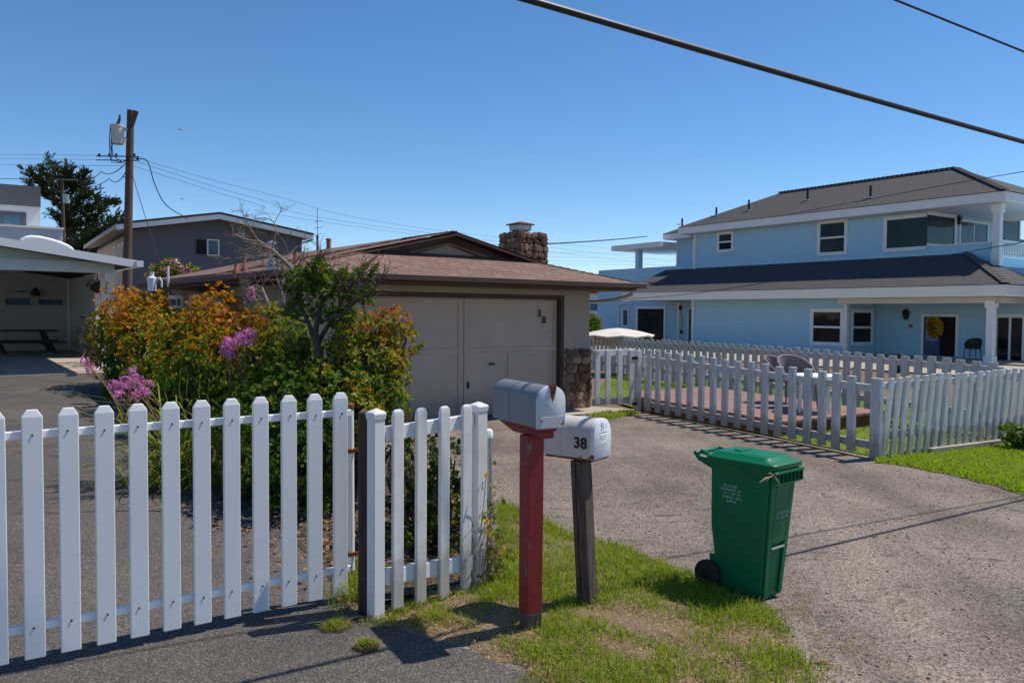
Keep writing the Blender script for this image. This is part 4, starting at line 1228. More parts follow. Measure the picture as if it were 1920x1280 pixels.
# raised rear part of the roof
rp([(-fo, k1, zd + .035), (gsx, k1, pzz + .04), (gsx, glen, pzz + .04), (-fo, glen, zd + .035)], V_)
rp([(gw + fo, k1, zd + .035), (gsx, k1, pzz + .04), (gsx, glen, pzz + .04), (gw + fo, glen, zd + .035)], V_)
for sg_, s_e in ((-1, -fo), (1, gw + fo)):
    b.poly([gp_(s_e, k1, zd - .01), gp_(s_e, k1, zd + .035), gp_(gsx, k1, pzz + .04), gp_(gsx, k1, pzz - .01)], U, Zz); b.poly([gp_(s_e, k1, zd - .01), gp_(s_e, k1, zd + .035), gp_(s_e, glen, zd + .035), gp_(s_e, glen, zd - .01)], V_, Zz)
# gablet overhang slabs
go = .22
for sg in (-1, 1):
    rp([(gsx, gvv - go, pzz + .03), (gsx, gvv + .6, pzz + .03), (gsx + sg * (ghx + .3), gvv + .6, gzz + .03 - slp * .3), (gsx + sg * (ghx + .3), gvv - go, gzz + .03 - slp * .3)], V_)
b.build('roof', M['shingle_brown'], gh, recalc=True)
# hip and ridge cap shingles
b = MB()
def caps(p0, p1, n, w_=.2, m_up=-.004):
    p0, p1 = Vector(p0), Vector(p1); d = (p1 - p0)
    for i in range(n):
        q0 = p0 + d * (i / n); q1 = p0 + d * ((i + 1.25) / n)
        b.bar(q0 + Zz * (m_up + .010), q1 + Zz * (m_up - .002), w_, .012)
hipcap = pm('rust_hip_caps', (.30, .15, .09), (.17, .085, .06), 9, .9, .3, 60)
for a_ in ((gp_(0, 0, zd), gp_(gsx - ghx, gvv, gzz), 16, .13), (gp_(gw, 0, zd), gp_(gsx + ghx, gvv, gzz), 16, .13), (gp_(gsx, gvv - .2, pzz + .03), gp_(gsx, k1, pzz + .03), 10, .10)):
    b = MB(); caps(*a_); b.build('ridge_cap', hipcap, gh)
b = MB()
for sg in (-1, 1):
    q0 = gp_(gsx, gvv - go - .01, pzz - .02); q1 = gp_(gsx + sg * (ghx + .26), gvv - go - .01, gzz - .02 - slp * .26); b.bar(q0, q1, .03, .085, U.cross(q1 - q0))
b.build('gable_rake', M['fascia'], gh)
b = MB()
for sg in (-1, 1):
    q0 = gp_(gsx, gvv - .03, gzz + (pzz - gzz) * .50); q1 = gp_(gsx + sg * ghx * .52, gvv - .03, gzz - .01); b.bar(q0, q1, .03, .035, U.cross(q1 - q0))
b.build('gable_trim', M['orangewood'], gh)
b = MB(); b.prism([gp_(gsx - ghx, gvv, gzz - .05), gp_(gsx + ghx, gvv, gzz - .05), gp_(gsx, gvv, pzz)], V_ * .05); b.build('gable_shade_panel', M['fascia'], gh)  # dark sheet standing in for the shade under the gable overhang
b = MB(); b.prism([gp_(gsx - ghx * .42, gvv - .012, gzz - .02), gp_(gsx + ghx * .42, gvv - .012, gzz - .02), gp_(gsx, gvv - .012, gzz + (pzz - gzz) * .44)], V_ * .011); b.build('gable_wall', M['taupe'], gh)
b = MB(); b.prism([gp_(0, glen - .05, zd), gp_(gw, glen - .05, zd), gp_(gsx, glen - .05, pzz)], V_ * .04); b.build('rear_gable', M['taupe'], gh)
# downspout on the right
b = MB(); dsp = gp_(gw - .12, .02, zs + .01)
b.tube([dsp, dsp - Zz * .07, gp_(gw - .25, k0 * .55, zs - .15), gp_(ws + .03, k0 + .1, zs - .19), gp_(ws + .03, k0 + .1, zst)], .028, 8); b.build('downspout', M['taupe'], gh, smooth_=True)
# left-hand wall: two white framed windows and a dark bar for the recess shadow
LWf = Fac(gp_(wl_, 0, 0), V_)
def window_on(F_, x0, y0, x1, y1, parent, frame=M['paintwhite'], fw=.07, glass=None, mull='h', off=.0, name='window', dep=.05, skip=''):
    A = F_.hit(x0, y0); B_ = F_.hit(x1, y0); C_ = F_.hit(x0, y1); E_ = F_.hit(x1, y1)
    a0, a1 = sorted(((A[0] + C_[0]) / 2, (B_[0] + E_[0]) / 2)); z1 = (A[1] + B_[1]) / 2; z0 = (C_[1] + E_[1]) / 2
    return window_az(F_, a0, a1, z0, z1, parent, frame, fw, glass, mull, off, name, dep, skip)
def window_az(F_, a0, a1, z0, z1, parent, frame=M['paintwhite'], fw=.07, glass=None, mull='h', off=0., name='window', dep=.05, skip=''):
    e0 = .0 if 'a' in skip else fw; e1 = .0 if 'b' in skip else fw
    b = MB(); b.box(F_.pt((a0 + a1 + (e0 - e1) / 2) / 2, (z0 + z1) / 2, off + .008), (a1 - a0 - (e0 + e1) / 2, .012, z1 - z0 - fw), F_.e)
    wdo = b.build(name, glass or M['glass'], parent)
    b = MB()
    for (p0, p1, q0, q1) in ((a0, a0 + e0, z0, z1), (a1 - e1, a1, z0, z1), (a0 + e0, a1 - e1, z1 - fw, z1), (a0 + e0, a1 - e1, z0, z0 + fw)):
        if p1 - p0 > 1e-4: b.box(F_.pt((p0 + p1) / 2, (q0 + q1) / 2, off + dep / 2), (p1 - p0, dep, q1 - q0), F_.e)
    if mull == 'h': b.box(F_.pt((a0 + a1) / 2, (z0 + z1) / 2, off + .018), (a1 - a0 - 2 * fw, .03, fw * .55), F_.e)
    if mull == 'v': b.box(F_.pt((a0 + a1) / 2, (z0 + z1) / 2, off + .018), (fw * .55, .03, z1 - z0 - 2 * fw), F_.e)
    b.build('frame', frame, wdo, bevel=.004)
    return wdo
window_on(LWf, 321, 554, 346, 580, gh, mull='v', glass=M['glassblue']); window_on(LWf, 361, 553, 379, 590, gh, mull=None)
b = MB(); a, z = LWf.hit(424, 548); b.bar(LWf.pt(a, z, .0), LWf.pt(a + .35, zs, .5), .07, .12); b.build('eave_shadow_bar', M['brown_wood'], gh)  # dark brown bar modelled in place of the shadowed recess under the eave

# chimney of field stone
kc = 2.1
CF = Fac(gp_(0, kc, 0), U); s1_, zt1 = CF.hit(975, 433); s2_, _ = CF.hit(1027, 440)
CL = Fac(gp_(s1_, 0, 0), V_); k2_, _ = CL.hit(935, 445)
cw, cd = abs(s2_ - s1_), abs(k2_ - kc)
zb0 = zd + .1; cz = zt1
chm = MB(); chm.prism([gp_(s1_ + .04, kc + .04, zb0 - .5), gp_(s1_ + cw - .04, kc + .04, zb0 - .5), gp_(s1_ + cw - .04, kc + cd - .04, zb0 - .5), gp_(s1_ + .04, kc + cd - .04, zb0 - .5)], Zz * (cz - zb0 + .47))
chim = chm.build('chimney', M['mortar'], gh)
stones(gp_(s1_, kc + .03, zb0 - .45), U, -V_, cw, cz - zb0 + .45, 0, chim, 'stone', .05, .105)
stones(gp_(s1_ + .03, kc, zb0 - .45), V_, -U, cd, cz - zb0 + .45, 0, chim, 'stone', .05, .105)
stones(gp_(s1_ + cw - .03, kc, zb0 - .45), V_, U, cd, cz - zb0 + .45, 0, chim, 'stone', .05, .105)
cc = gp_(s1_ + cw * .40, kc + cd * .5, cz); b = MB()
sq4 = lambda h, s_: [cc + U * s_ * i + V_ * s_ * j + Zz * h for i, j in ((-1, -1), (1, -1), (1, 1), (-1, 1))]
b.loft([sq4(-.02, .10), sq4(.03, .10), sq4(.05, .145), sq4(.14, .15)]); b.loft([sq4(.145, .185), sq4(.165, .185), sq4(.215, .02)])
b.build('chimney_cap', M['steel'], chim)
b = MB(); b.loft([sq4(.1455, .19), sq4(.166, .19), sq4(.218, .022)]); b.build('cap_hood', M['rust'], chim)


def roof_pt(px, py):
    """point on the left roof plane of the garage house"""
    d = ray(px, py); n_ = (gp_(1, 0, zd + slp) - gp_(0, 0, zd)).cross(V_).normalized(); o_ = gp_(0, 0, zd + .05)
    t = (o_ - CAMP).dot(n_) / d.dot(n_); return CAMP + d * t
def vent(px, py, h, r0, r1, mat, hat=False, name='vent_pipe'):
    p = roof_pt(px, py); b = MB(); b.tube([p - Zz * .1, p + Zz * .01, p + Zz * h * .3, p + Zz * h], [r0, r0, r1, r1], 12)
    if hat: b.tube([p + Zz * h * .92, p + Zz * (h * 1.0), p + Zz * (h * 1.06)], [r1 * 1.7, r1 * 1.7, r1 * .4], 12)
    b.build(name, mat, gh, smooth_=True)
vent(443, 508, .10, .05, .028, M['terracotta']); vent(458, 503, .15, .045, .024, M['terracotta']); vent(510, 498, .30, .065, .034, M['steel'], True)
vent(554, 488, .12, .045, .03, M['terracotta'])
rgp = gp_(gsx - .12, 4.2, pzz + .03)
for px, h, r_, mt in ((616, .20, .042, M['terracotta']), (595, .30, .02, M['black'])):
    d = ray(px, 465); Rf = Fac(gp_(gsx - .08, 0, 0), V_); a, z = Rf.hit(px, 465); p = Rf.pt(a, pzz + .0); b = MB(); b.tube([p, p + Zz * h], r_, 10); b.tube([p + Zz * (h - .02), p + Zz * (h + .02)], r_ * 1.25, 10)
    if r_ < .03:
        b.tube([p + Zz * .3, p + Zz * .85], .006, 5)
        for k in range(3): b.tube([p + Zz * (.34 + k * .13) - V_ * .22, p + Zz * (.34 + k * .13) + V_ * .16], .005, 5)
    b.build('vent_pipe' if r_ > .03 else 'antenna', mt, gh, smooth_=True)
# white spun vent with a swan-neck pipe at the rear eave
pv = D(285, 532, 13.2); b = MB()
b.tube([pv - Zz * .12, pv, pv + Zz * .06, pv + Zz * .10, pv + Zz * .12, pv + Zz * .17, pv + Zz * .2], [.07, .07, .075, .075, .035, .03, .04], 12)
b.tube([pv + Vector((.06, 0, .0)), pv + Vector((.09, 0, .09)), pv + Vector((.13, 0, .10)), pv + Vector((.16, 0, .04)), pv + Vector((.16, 0, -.06))], .016, 8)
b.tube([pv + Vector((.225, .1, -.05)), pv + Vector((.225, .1, .30))], .02, 8)
b.build('roof_vent', M['dirtywhite'], gh, smooth_=True)

# ------------------------------------------------------------------ light blue two storey house
TB = .5988
UB = Vector((math.cos(TB), math.sin(TB), 0)); VB = Vector((-UB.y, UB.x, 0))
BB = Vector((16.78, 27.32, 0))
hb = lambda s, k, z: BB + UB * s + VB * k + Zz * z
bh = thing('blue_house', 'two storey light blue house with charcoal shingle roofs and white trim', 'house', hb(3, 7, 0))
ze = 5.876; pit = .47; RW = 6.84; RL = 15.2; h_ = RW / 2
b = MB()
def rpb(pts, along, off=0.):
    P_ = [hb(*p) for p in pts]; nrm = (P_[1] - P_[0]).cross(P_[2] - P_[0]).normalized()
    if nrm.z < 0: nrm = -nrm
    vax = nrm.cross(along).normalized()
    if vax.z < 0: vax = -vax
    b.poly([p + nrm * off for p in P_], along, vax)
zr1 = ze + pit * h_
rpb([(-.04, -.04, ze), (-.04, RL, ze), (h_, RL - h_, zr1), (h_, h_, zr1)], VB)
rpb([(RW, -.04, ze), (RW, RL, ze), (h_, RL - h_, zr1), (h_, h_, zr1)], VB)
rpb([(-.04, -.04, ze), (RW, -.04, ze), (h_, h_, zr1)], UB); rpb([(-.04, RL, ze), (RW, RL, ze), (h_, RL - h_, zr1)], UB)
b.build('upper_roof', M['shingle_grey'], bh, recalc=True)
b = MB(); rpb([(.9, RL - 1.2, ze - .12), (.9, RL + 2.0, ze - .12), (3.2, RL - .2, ze + .95), (3.2, RL - 1.2, ze + .95)], VB); rpb([(.9, RL + 2.0, ze - .12), (5.6, RL + 2.0, ze - .12), (3.2, RL - .2, ze + .95)], UB)
b.build('wing_roof', M['shingle_grey'], bh, recalc=True)
b = MB()
b.prism([hb(0, 0, ze - .34), hb(RW, 0, ze - .34), hb(RW, RL - .03, ze - .34), hb(0, RL - .03, ze - .34)], Zz * .325)
b.prism([hb(.94, RL - .04, ze - .42), hb(5.6, RL - .04, ze - .42), hb(5.6, RL + 1.96, ze - .42), hb(.94, RL + 1.96, ze - .42)], Zz * .285)
b.build('upper_fascia', M['paintwhite'], bh)
b = MB(); 
def capsb(p0, p1, n, w_=.26):
    p0, p1 = hb(*p0), hb(*p1); d = p1 - p0
    for i in range(n): b.bar(p0 + d * (i / n) + Zz * .05, p0 + d * ((i + 1.2) / n) + Zz * .025, w_, .02)
z3 = 3.85; zl = 2.604; kS = 1.52; SE = -2.4; KE = -1.2
rcm = pm('charcoal_ridge_caps', (.13, .115, .105), (.075, .07, .072), 9, .9, .3, 60)
for q_ in (((0, 0, ze), (h_, h_, zr1), 26), ((h_, h_, zr1), (h_, RL - h_, zr1), 40), ((SE, KE, zl), (.6, kS, z3), 20)):
    b = MB(); capsb(*q_); b.build('ridge_cap', rcm, bh)
# upper walls
b = MB()
b.prism([hb(.6, 2.89, 2.4), hb(6.3, 2.89, 2.4), hb(6.3, 14.55, 2.4), hb(.6, 14.55, 2.4)], Zz * (ze - .345 - 2.4))
b.prism([hb(1.6, 14.56, 2.4), hb(5.2, 14.56, 2.4), hb(5.2, 16.7, 2.4), hb(1.6, 16.7, 2.4)], Zz * (ze - .425 - 2.4))
b.build('upper_wall', M['blue'], bh)
# balcony: parapet, floor, railing, column
b = MB(); b.box(hb(.68, 1.62, 3.62), (.16, 2.53, 1.12), UB); b.box(hb(3.5, .44, 3.35), (5.5, .16, .62), UB); b.prism([hb(.76, .5, 3.3), hb(6.3, .5, 3.3), hb(6.3, 2.88, 3.3), hb(.76, 2.88, 3.3)], Zz * .15); b.build('balcony_parapet', M['blue'], bh)
b = MB(); b.box(hb(.68, 1.6, 4.20), (.22, 2.55, .05), UB); b.box(hb(3.5, .44, 4.24), (5.4, .07, .07), UB); b.box(hb(3.5, .44, 3.72), (5.4, .06, .06), UB)
for i in range(44): b.box(hb(.95 + i * .122, .44, 3.98), (.035, .035, .48), UB)
b.build('railing', M['paintwhite'], bh)
b = MB(); b.box(hb(.55, .46, 4.63), (.24, .24, 2.2), UB); b.box(hb(.55, .46, 5.36), (.33, .33, .32), UB); b.box(hb(.55, .46, 3.6), (.30, .30, .5), UB); b.build('column', M['paintwhite'], bh, bevel=.01)
b = MB(); b.bar(hb(1.0, .44, 4.32), hb(6, .44, 4.32), .03, .10); b.build('glass_rail', M['glassteal'], bh)
# lower roof
KL = 16.6
b = MB(); rpb([(SE - .04, KE - .04, zl), (SE - .04, KL, zl), (.6, KL, z3), (.6, kS, z3)], VB); rpb([(SE - .04, KE - .04, zl), (8.5, KE - .04, zl), (8.5, .36, zl + .717), (.6, .36, zl + .717), (.6, kS, z3)], UB)
b.build('lower_roof', M['shingle_grey'], bh, recalc=True)
b = MB()
b.box(hb(SE + .03, (KL + KE) / 2, zl - .20), (.07, KL - KE, .36), UB); b.box(hb(3.1, KE + .04, zl - .20), (10.9, .07, .36), UB)
b.build('lower_fascia', M['bouncewhite'], bh)
b = MB(); b.prism([hb(SE + .07, KE + .08, zl - .375), hb(8.4, KE + .08, zl - .375), hb(8.4, .3, zl - .375), hb(.62, .3, zl - .375), hb(.62, KL, zl - .375), hb(SE + .07, KL, zl - .375)], Zz * .03); b.build('porch_soffit', M['creamtrim'], bh)
# lower walls
b = MB(); z0 = -.2
b.prism([hb(-1.4, 4.97, z0), hb(.6, 4.97, z0), hb(.6, 12.75, z0), hb(-1.4, 12.75, z0)], Zz * (zl - .38 - z0))
b.prism([hb(.62, -3.0, z0), hb(6.3, -3.0, z0), hb(6.3, 22, z0), hb(.62, 22, z0)], Zz * (3.24 - z0))
b.build('lower_wall', M['blue'], bh)
b = MB(); b.prism([hb(.6, 14.6, 3.25), hb(6, 14.6, 3.25), hb(6, 21.9, 3.25), hb(.6, 21.9, 3.25)], Zz * .78); b.build('terrace_parapet', M['blue'], bh)
b = MB(); b.prism([hb(.4, 16.8, 5.05), hb(5.0, 16.8, 5.05), hb(5.0, 20.6, 5.05), hb(.4, 20.6, 5.05)], Zz * .28); b.build('terrace_roof', M['paintwhite'], bh)
b = MB(); b.box(hb(.9, 18.9, 4.5), (.28, .28, 1.2), UB); b.build('terrace_post', M['blue'], bh)
# corner boards
for q_, s_ in ((hb(-1.4, 4.95, 1.02), (.16, .16, 2.44)), (hb(-1.4, 12.75, 1.02), (.14, .14, 2.44)), (hb(.6, 14.57, 4.5), (.12, .14, 2.1)), (hb(.60, 15.6, 1.0), (.1, .16, 2.4)), (hb(1.6, 16.72, 4.7), (.1, .1, 1.5))):
    b = MB(); b.box(q_, s_, UB); b.build('corner_board', M['paintwhite'], bh)
# porch beam and column
b = MB(); b.box(hb(-1.95, 2.1, zl - .49), (.2, 5.6, .20), UB); b.box(hb(3.0, -.72, zl - .49), (9.7, .2, .20), UB); b.build('porch_beam', M['creamtrim'], bh)
b = MB(); b.box(hb(-1.93, -.55, 1.0), (.22, .22, 2.1), UB); b.box(hb(-1.93, -.55, 1.98), (.30, .30, .24), UB); b.box(hb(-1.93, -.55, .15), (.30, .30, .3), UB); b.build('column', M['paintwhite'], bh, bevel=.01)
# windows
UWF = Fac(hb(.6, 0, 0), VB); LWF = Fac(hb(-1.4, 0, 0), VB); RWF = Fac(hb(.62, 0, 0), VB); CWF = Fac(hb(0, 2.89, 0), UB); WWF = Fac(hb(1.6, 0, 0), VB)
window_on(UWF, 1345, 434, 1376.5, 473, bh, fw=.14); window_on(UWF, 1533, 412, 1590, 479, bh, fw=.15)
window_on(UWF, 1657, 403, 1738.5, 471, bh, fw=.15, mull=None, glass=M['glassteal'], skip='a'); window_on(CWF, 1738, 399, 1792, 466, bh, fw=.15, mull=None, glass=M['glassteal'], skip='a')
window_on(WWF, 1299, 443, 1310, 488, bh, fw=.09)
window_on(LWF, 1519.5, 578, 1583, 648, bh, fw=.15)
window_on(Fac(hb(0, 4.97, 0), UB), 1594, 579, 1636, 648, bh, fw=.15)
window_on(RWF, 1193, 574, 1249, 645, bh, fw=.14, mull=None); window_on(RWF, 1167, 578, 1180, 613, bh, fw=.09, mull=None, glass=M['glassblue'])
window_on(RWF, 1862, 588, 1925, 720, bh, fw=.14, mull='v'); window_on(RWF, 1290, 577, 1303, 680, bh, fw=.07, mull=None, glass=M['glassblue'])
dw = window_on(CWF, 1797, 414, 1852, 470, bh, fw=.10, mull='v', glass=M['glassblue'], name='balcony_door'); window_on(CWF, 1868, 405, 1912, 466, bh, fw=.1, mull=None, glass=M['glassteal'])
# front door, half open
a0, z1 = RWF.hit(1729, 588); a1, _ = RWF.hit(1800, 590); a0, a1 = sorted((a0, a1)); z0 = .1; am = a0 + (a1 - a0) * .48
# note: along VB, larger distance is further left in the picture
b = MB()
for (p0, p1, q0, q1) in ((a0, a0 + .11, z0, z1), (a1 - .11, a1, z0, z1), (a0 + .11, a1 - .11, z1 - .11, z1)): b.box(RWF.pt((p0 + p1) / 2, (q0 + q1) / 2, .04), (p1 - p0, .08, q1 - q0), VB)
b.build('door_frame', M['paintwhite'], bh, bevel=.006)
b = MB(); b.box(RWF.pt((a0 + a1) / 2, (z0 + z1) / 2 - .05, .006), (a1 - a0 - .2, .012, z1 - z0 - .1), VB); b.build('doorway', M['darkroom'], bh)
dbl = pm('deep_blue_door_paint', (.010, .055, .150), (.008, .045, .125), 3, .4, .04, 30)
b = MB(); b.box(RWF.pt((am + a1 - .11) / 2, (z0 + z1) / 2 - .05, .04), (a1 - .11 - am, .05, z1 - z0 - .12), VB); fd = b.build('front_door', dbl, bh, bevel=.005)
b = MB(); b.box(RWF.pt((am + a1 - .11) / 2, z0 + (z1 - z0) * .62, .068), ((a1 - .11 - am) * .6, .01, (z1 - z0) * .5), VB); pn = b.build('pane', M['glassblue'], fd)
b = MB(); mx_ = (am + a1 - .11) / 2; hw = (a1 - .11 - am) * .3; zc = z0 + (z1 - z0) * .62; hh_ = (z1 - z0) * .25
for k in range(-3, 4): b.box(RWF.pt(mx_, zc + hh_ * k / 3, .075), (hw * 2, .012, .012), VB)
for k in (-1, 0, 1): b.box(RWF.pt(mx_ + hw * k, zc, .075), (.014, .012, hh_ * 2), VB)
b.build('glazing_bars', M['paintwhite'], pn)
wc = RWF.pt(mx_ - .16, zc + .10, .16)
P_ = []; N_ = []
for _ in range(330):
    t = random.uniform(0, 6.28); r_ = random.gauss(.20, .045); q = wc + VB * math.cos(t) * r_ + Zz * math.sin(t) * r_ * 1.15 + RWF.n * random.uniform(-.03, .07)
    P_.append(q); N_.append((q - wc).normalized() * .7 + RWF.n * .8)
tag(quads_mesh('wreath', sprig_quads(np.array(P_), unit(np.array(N_)), .10, .05, 4), 4, [M['wreath']], np.zeros(330 * 4, int)), 'golden yellow flower wreath hanging on the blue front door', 'wreath')
# lanterns
def lantern(F_, px, py, s_):
    a, z = F_.hit(px, py); c = F_.pt(a, z, .10 * s_); b = MB()
    sq_ = lambda h, r_: [c + F_.e * r_ * s_ * i + F_.n * r_ * s_ * j + Zz * h * s_ for i, j in ((-1, -1), (1, -1), (1, 1), (-1, 1))]
    b.loft([sq_(-.18, .02), sq_(-.14, .06), sq_(.10, .09), sq_(.13, .11), sq_(.22, .03), sq_(.26, .01)]); b.bar(c + Zz * .15 * s_, c - F_.n * .10 * s_ + Zz * .15 * s_, .03, .03); b.box(c - F_.n * .09 * s_ + Zz * .05, (.12 * s_, .02, .26 * s_), F_.e)
    b.build('wall_lantern', M['black'], bh)
lantern(RWF, 1701, 591, 1.0); lantern(CWF, 1794, 414, .9); lantern(RWF, 1277, 578, .6)
a, z = RWF.hit(1708, 611); b = MB(); b.box(RWF.pt(a, z, .03), (.12, .05, .12), VB); b.build('door_bell', M['terracotta'], bh)
a, z = RWF.hit(1279, 622); b = MB(); b.ico(RWF.pt(a, z, .05), .09, 1, (1, .6, 1.3)); b.build('utility_meter', M['black'], bh); b = MB(); b.tube([RWF.pt(a, z + .1, .04), RWF.pt(a, z + .9, .04)], .02, 6); b.build('conduit', M['steel'], bh)
a, z = RWF.hit(1161, 600); b = MB(); b.tube([hb(-2.2, 15.9, zl - .3), RWF.pt(a, zl - .55, .08), RWF.pt(a, .2, .08)], .05, 8); b.build('downspout', M['paintwhite'], bh)
# roof vents
nr = (hb(h_, h_, zr1) - hb(0, h_, ze)).cross(VB).normalized()
for px, py, h0 in ((1279, 421, .3), (1343, 405, .42), (1404, 395, .5), (1514, 376, .55), (1632, 371, .5)):
    d = ray(px, py); t = (hb(0, 0, ze) - CAMP).dot(nr) / d.dot(nr); p = CAMP + d * t
    b = MB(); b.tube([p - Zz * .1, p + Zz * h0], .05, 8); vp = b.build('vent_pipe', M['cable'], bh)
    b = MB(); b.box(p + VB * .12 + Zz * .02, (.12, .38, .03), UB, None, Zz); b.build('flashing', M['paintwhite'], vp)

# porch chair and planter
ch3 = tub_chair('dark tub chair on the porch between front door and white column', None, M['darkwood'], M['darkwood'], M['black'])
for o_ in ():
    pass
pc_ = hb(-.35, .75, 0.08); place(ch3, pc_, R(-55)); ch3.scale = (.95, .95, .95)
pbs = D(1684, 668, 22.5); b = MB(); sqp = lambda h, r_: [Vector((pbs.x, pbs.y, 0)) + UB * r_ * i + VB * r_ * j + Zz * h for i, j in ((-1, -1), (1, -1), (1, 1), (-1, 1))]
b.loft([sqp(0, .10), sqp(.46, .14), sqp(.50, .15), sqp(.52, .13)]); tag(b.build('planter', M['black']), 'small black planter box standing in front of the blue porch wall', 'planter')
b = MB(); b.prism([hb(-1.7, -2, -.02), hb(.62, -2, -.02), hb(.62, 5, -.02), hb(-1.7, 5, -.02)], Zz * .09); tag(b.build('porch_floor', M['concrete']), 'concrete porch floor under the blue house porch roof', 'porch', kind='structure')

b = MB(); b.add([hb(-7.5, -4, .012), hb(-1.75, -4, .012), hb(-1.75, 17, .012), hb(-7.5, 17, .012)], [[0, 1, 2, 3]]); tag(b.build('bounce_patio', M['concrete'], recalc=False), 'pale concrete patio added to bounce light onto the blue house front', 'patio', kind='structure')  # added as a pale reflector to brighten the lower blue wall
# cream shade umbrella behind the far fence
uc = D(1158, 622, 21.0); ub = thing('patio_umbrella', 'flat cream patio umbrella between the garage corner and the blue house', 'umbrella', (uc.x, uc.y, 0))
rg = []
for r_, z in ((.02, .10), (.25, .075), (.62, .0), (.95, -.09), (.93, -.13), (.6, -.04), (.02, .02)):
    rg.append([uc + Vector((math.cos(x) * r_ * (1.0 + .03 * math.cos(8 * x)), math.sin(x) * r_, z + .02 * math.cos(8 * x) * r_)) for x in np.linspace(0, 2 * math.pi, 32, endpoint=False)])
b = MB(); b.loft(rg); b.build('canopy', M['canvas'], ub, smooth_=True)
b = MB(); b.tube([(uc.x + .12, uc.y, 0), (uc.x + .12, uc.y, uc.z + .0)], .022, 8); b.build('pole', M['steel'], ub)

# ------------------------------------------------------------------ distant house and shrub seen between garage and blue house
p = D(1112, 590, 70); dh = thing('distant_house', 'tiny white house far away beside the garage wall', 'house', (p.x, p.y, 0))
b = MB(); b.box((p.x, p.y, 1.6), (3.0, 4, 3.4)); b.build('wall', M['whitewall'], dh)
b = MB(); b.prism([(p.x - 1.7, p.y - 2.2, 3.3), (p.x + 1.7, p.y - 2.2, 3.3), (p.x, p.y - 2.2, 4.1)], (0, 4.4, 0)); b.build('roof', M['shingle_grey'], dh)
b = MB(); b.box((p.x + .1, p.y - 2.02, 2.1), (1.1, .05, .6)); b.build('window', M['glassblue'], dh)
c = D(1113, 605, 34); Pp, Nn = lump_points([(c.x, c.y, .9, .28, .5, .6)], 200); 
tag(quads_mesh('shrub', sprig_quads(Pp, Nn, .14, .06, 5), 4, [M['leaflime'], M['leaf']], (rng.uniform(size=len(Pp) * 5) > .5).astype(int)), 'small green shrub beyond the fence between garage and blue house', 'shrub')

# ------------------------------------------------------------------ carport on the left
C0 = D(209, 690, 17.4); C0.z = 0
CPF = Fac(C0, U)
cp = thing('carport', 'pale open carport with three white posts and a low sloping roof', 'carport', C0)
def fp(F_, px, py, off=0.): a, z = F_.hit(px, py); return F_.pt(a, z, off)
BKD = 8.3
zc0 = .22
b = MB(); top = [(-420, 378), (-120, 429), (0, 449), (250, 491)]; bot = [(-420, 392), (-120, 444), (0, 464), (247, 504)]
ptsT = [fp(CPF, x, y, .55) for x, y in top]; ptsB = [fp(CPF, x, y, .55) for x, y in bot]
b.prism(ptsT + ptsB[::-1], V_ * .08); b.build('roof_fascia', M['paintwhite'], cp)
b = MB(); b.prism([p + V_ * .081 - Zz * .012 for p in ptsT] + [p + V_ * .081 + Zz * .02 for p in ptsB[::-1]], V_ * (BKD + 1.2)); b.build('roof', M['shingle_grey'], cp)
b = MB(); q = [fp(CPF, x, y + 13) for x, y in ((-420, 378), (0, 449), (213, 484))]; q2 = [fp(CPF, 213, 489), fp(CPF, -420, 485)]
b.prism(q + q2, V_ * .05); b.build('gable_board', M['carportwall'], cp)
b = MB(); z1 = CPF.hit(100, 488)[1]; z0 = CPF.hit(100, 509)[1]; aR = CPF.hit(213, 500)[0]
b.box(CPF.pt(aR - 4.5, (z0 + z1) / 2, .02), (9, .16, z1 - z0), U); b.build('beam', M['carportwall'], cp, bevel=.005)
b = MB(); a, z = CPF.hit(249, 497); b.box(CPF.pt(a, z, .45) + V_ * 3, (.13, 6.5, .13), U); b.build('gutter', M['paintwhite'], cp)
for px, k in ((207.5, 0), (193, 1.05), (182, 1.9)):
    q = C0 + V_ * (k + .02); d = ray(px, 560); t = None
    F_ = Fac(q, U); a, _ = F_.hit(px, 560); p = F_.pt(a, 0, 0); b = MB(); b.box(Vector((p.x, p.y, (zc0 + z0) / 2)), (.095, .095, z0 - zc0 + (.0 if k == 0 else .1)), U); b.build('post', M['paintwhite'], cp, bevel=.004)
    if k: b = MB(); 
BKF = Fac(C0 + V_ * BKD, U)
b = MB(); a1, _ = BKF.hit(133, 600); b.prism([BKF.pt(a1 - 9, 0, 0), BKF.pt(a1, 0, 0), BKF.pt(a1, 3.2, 0), BKF.pt(a1 - 9, 4.6, 0)], V_ * .15)
bp = BKF.pt(a1, 0, 0); b.prism([bp, bp - V_ * 4.0, bp - V_ * 4.0 + U * .15, bp + U * .15], Zz * 3.0); b.build('back_wall', M['carportback'], cp)
b = MB(); b.box(BKF.pt(a1 - .06, 1.5, .03), (.09, .06, 3.0), U); b.build('corner_trim', M['creamtrim'], cp)
for (x0, y0, x1, y1) in ((6, 556, 61, 575), (68, 558, 121, 575), (6, 541, 55, 551)):
    window_on(BKF, x0, y0, x1, y1, cp, frame=M['carportback'], fw=.05, mull=None, glass=M['glassblue'], dep=.03)
a, z = BKF.hit(65, 546); b = MB(); c = BKF.pt(a, z, .16); b.tube([c - Zz * .14, c + Zz * .02, c + Zz * .10], [.13, .10, .02], 10); b.bar(c + Zz * .05, c - BKF.n * .16 + Zz * .05, .03, .03); b.build('wall_lamp', M['black'], cp)
b = MB(); n = 8
sl_ = [CPF.pt(aR - 11, 0, .25), CPF.pt(aR + .9, 0, .25), BKF.pt(a1 + 1.6, 0, 0), BKF.pt(a1 - 10, 0, 0)]
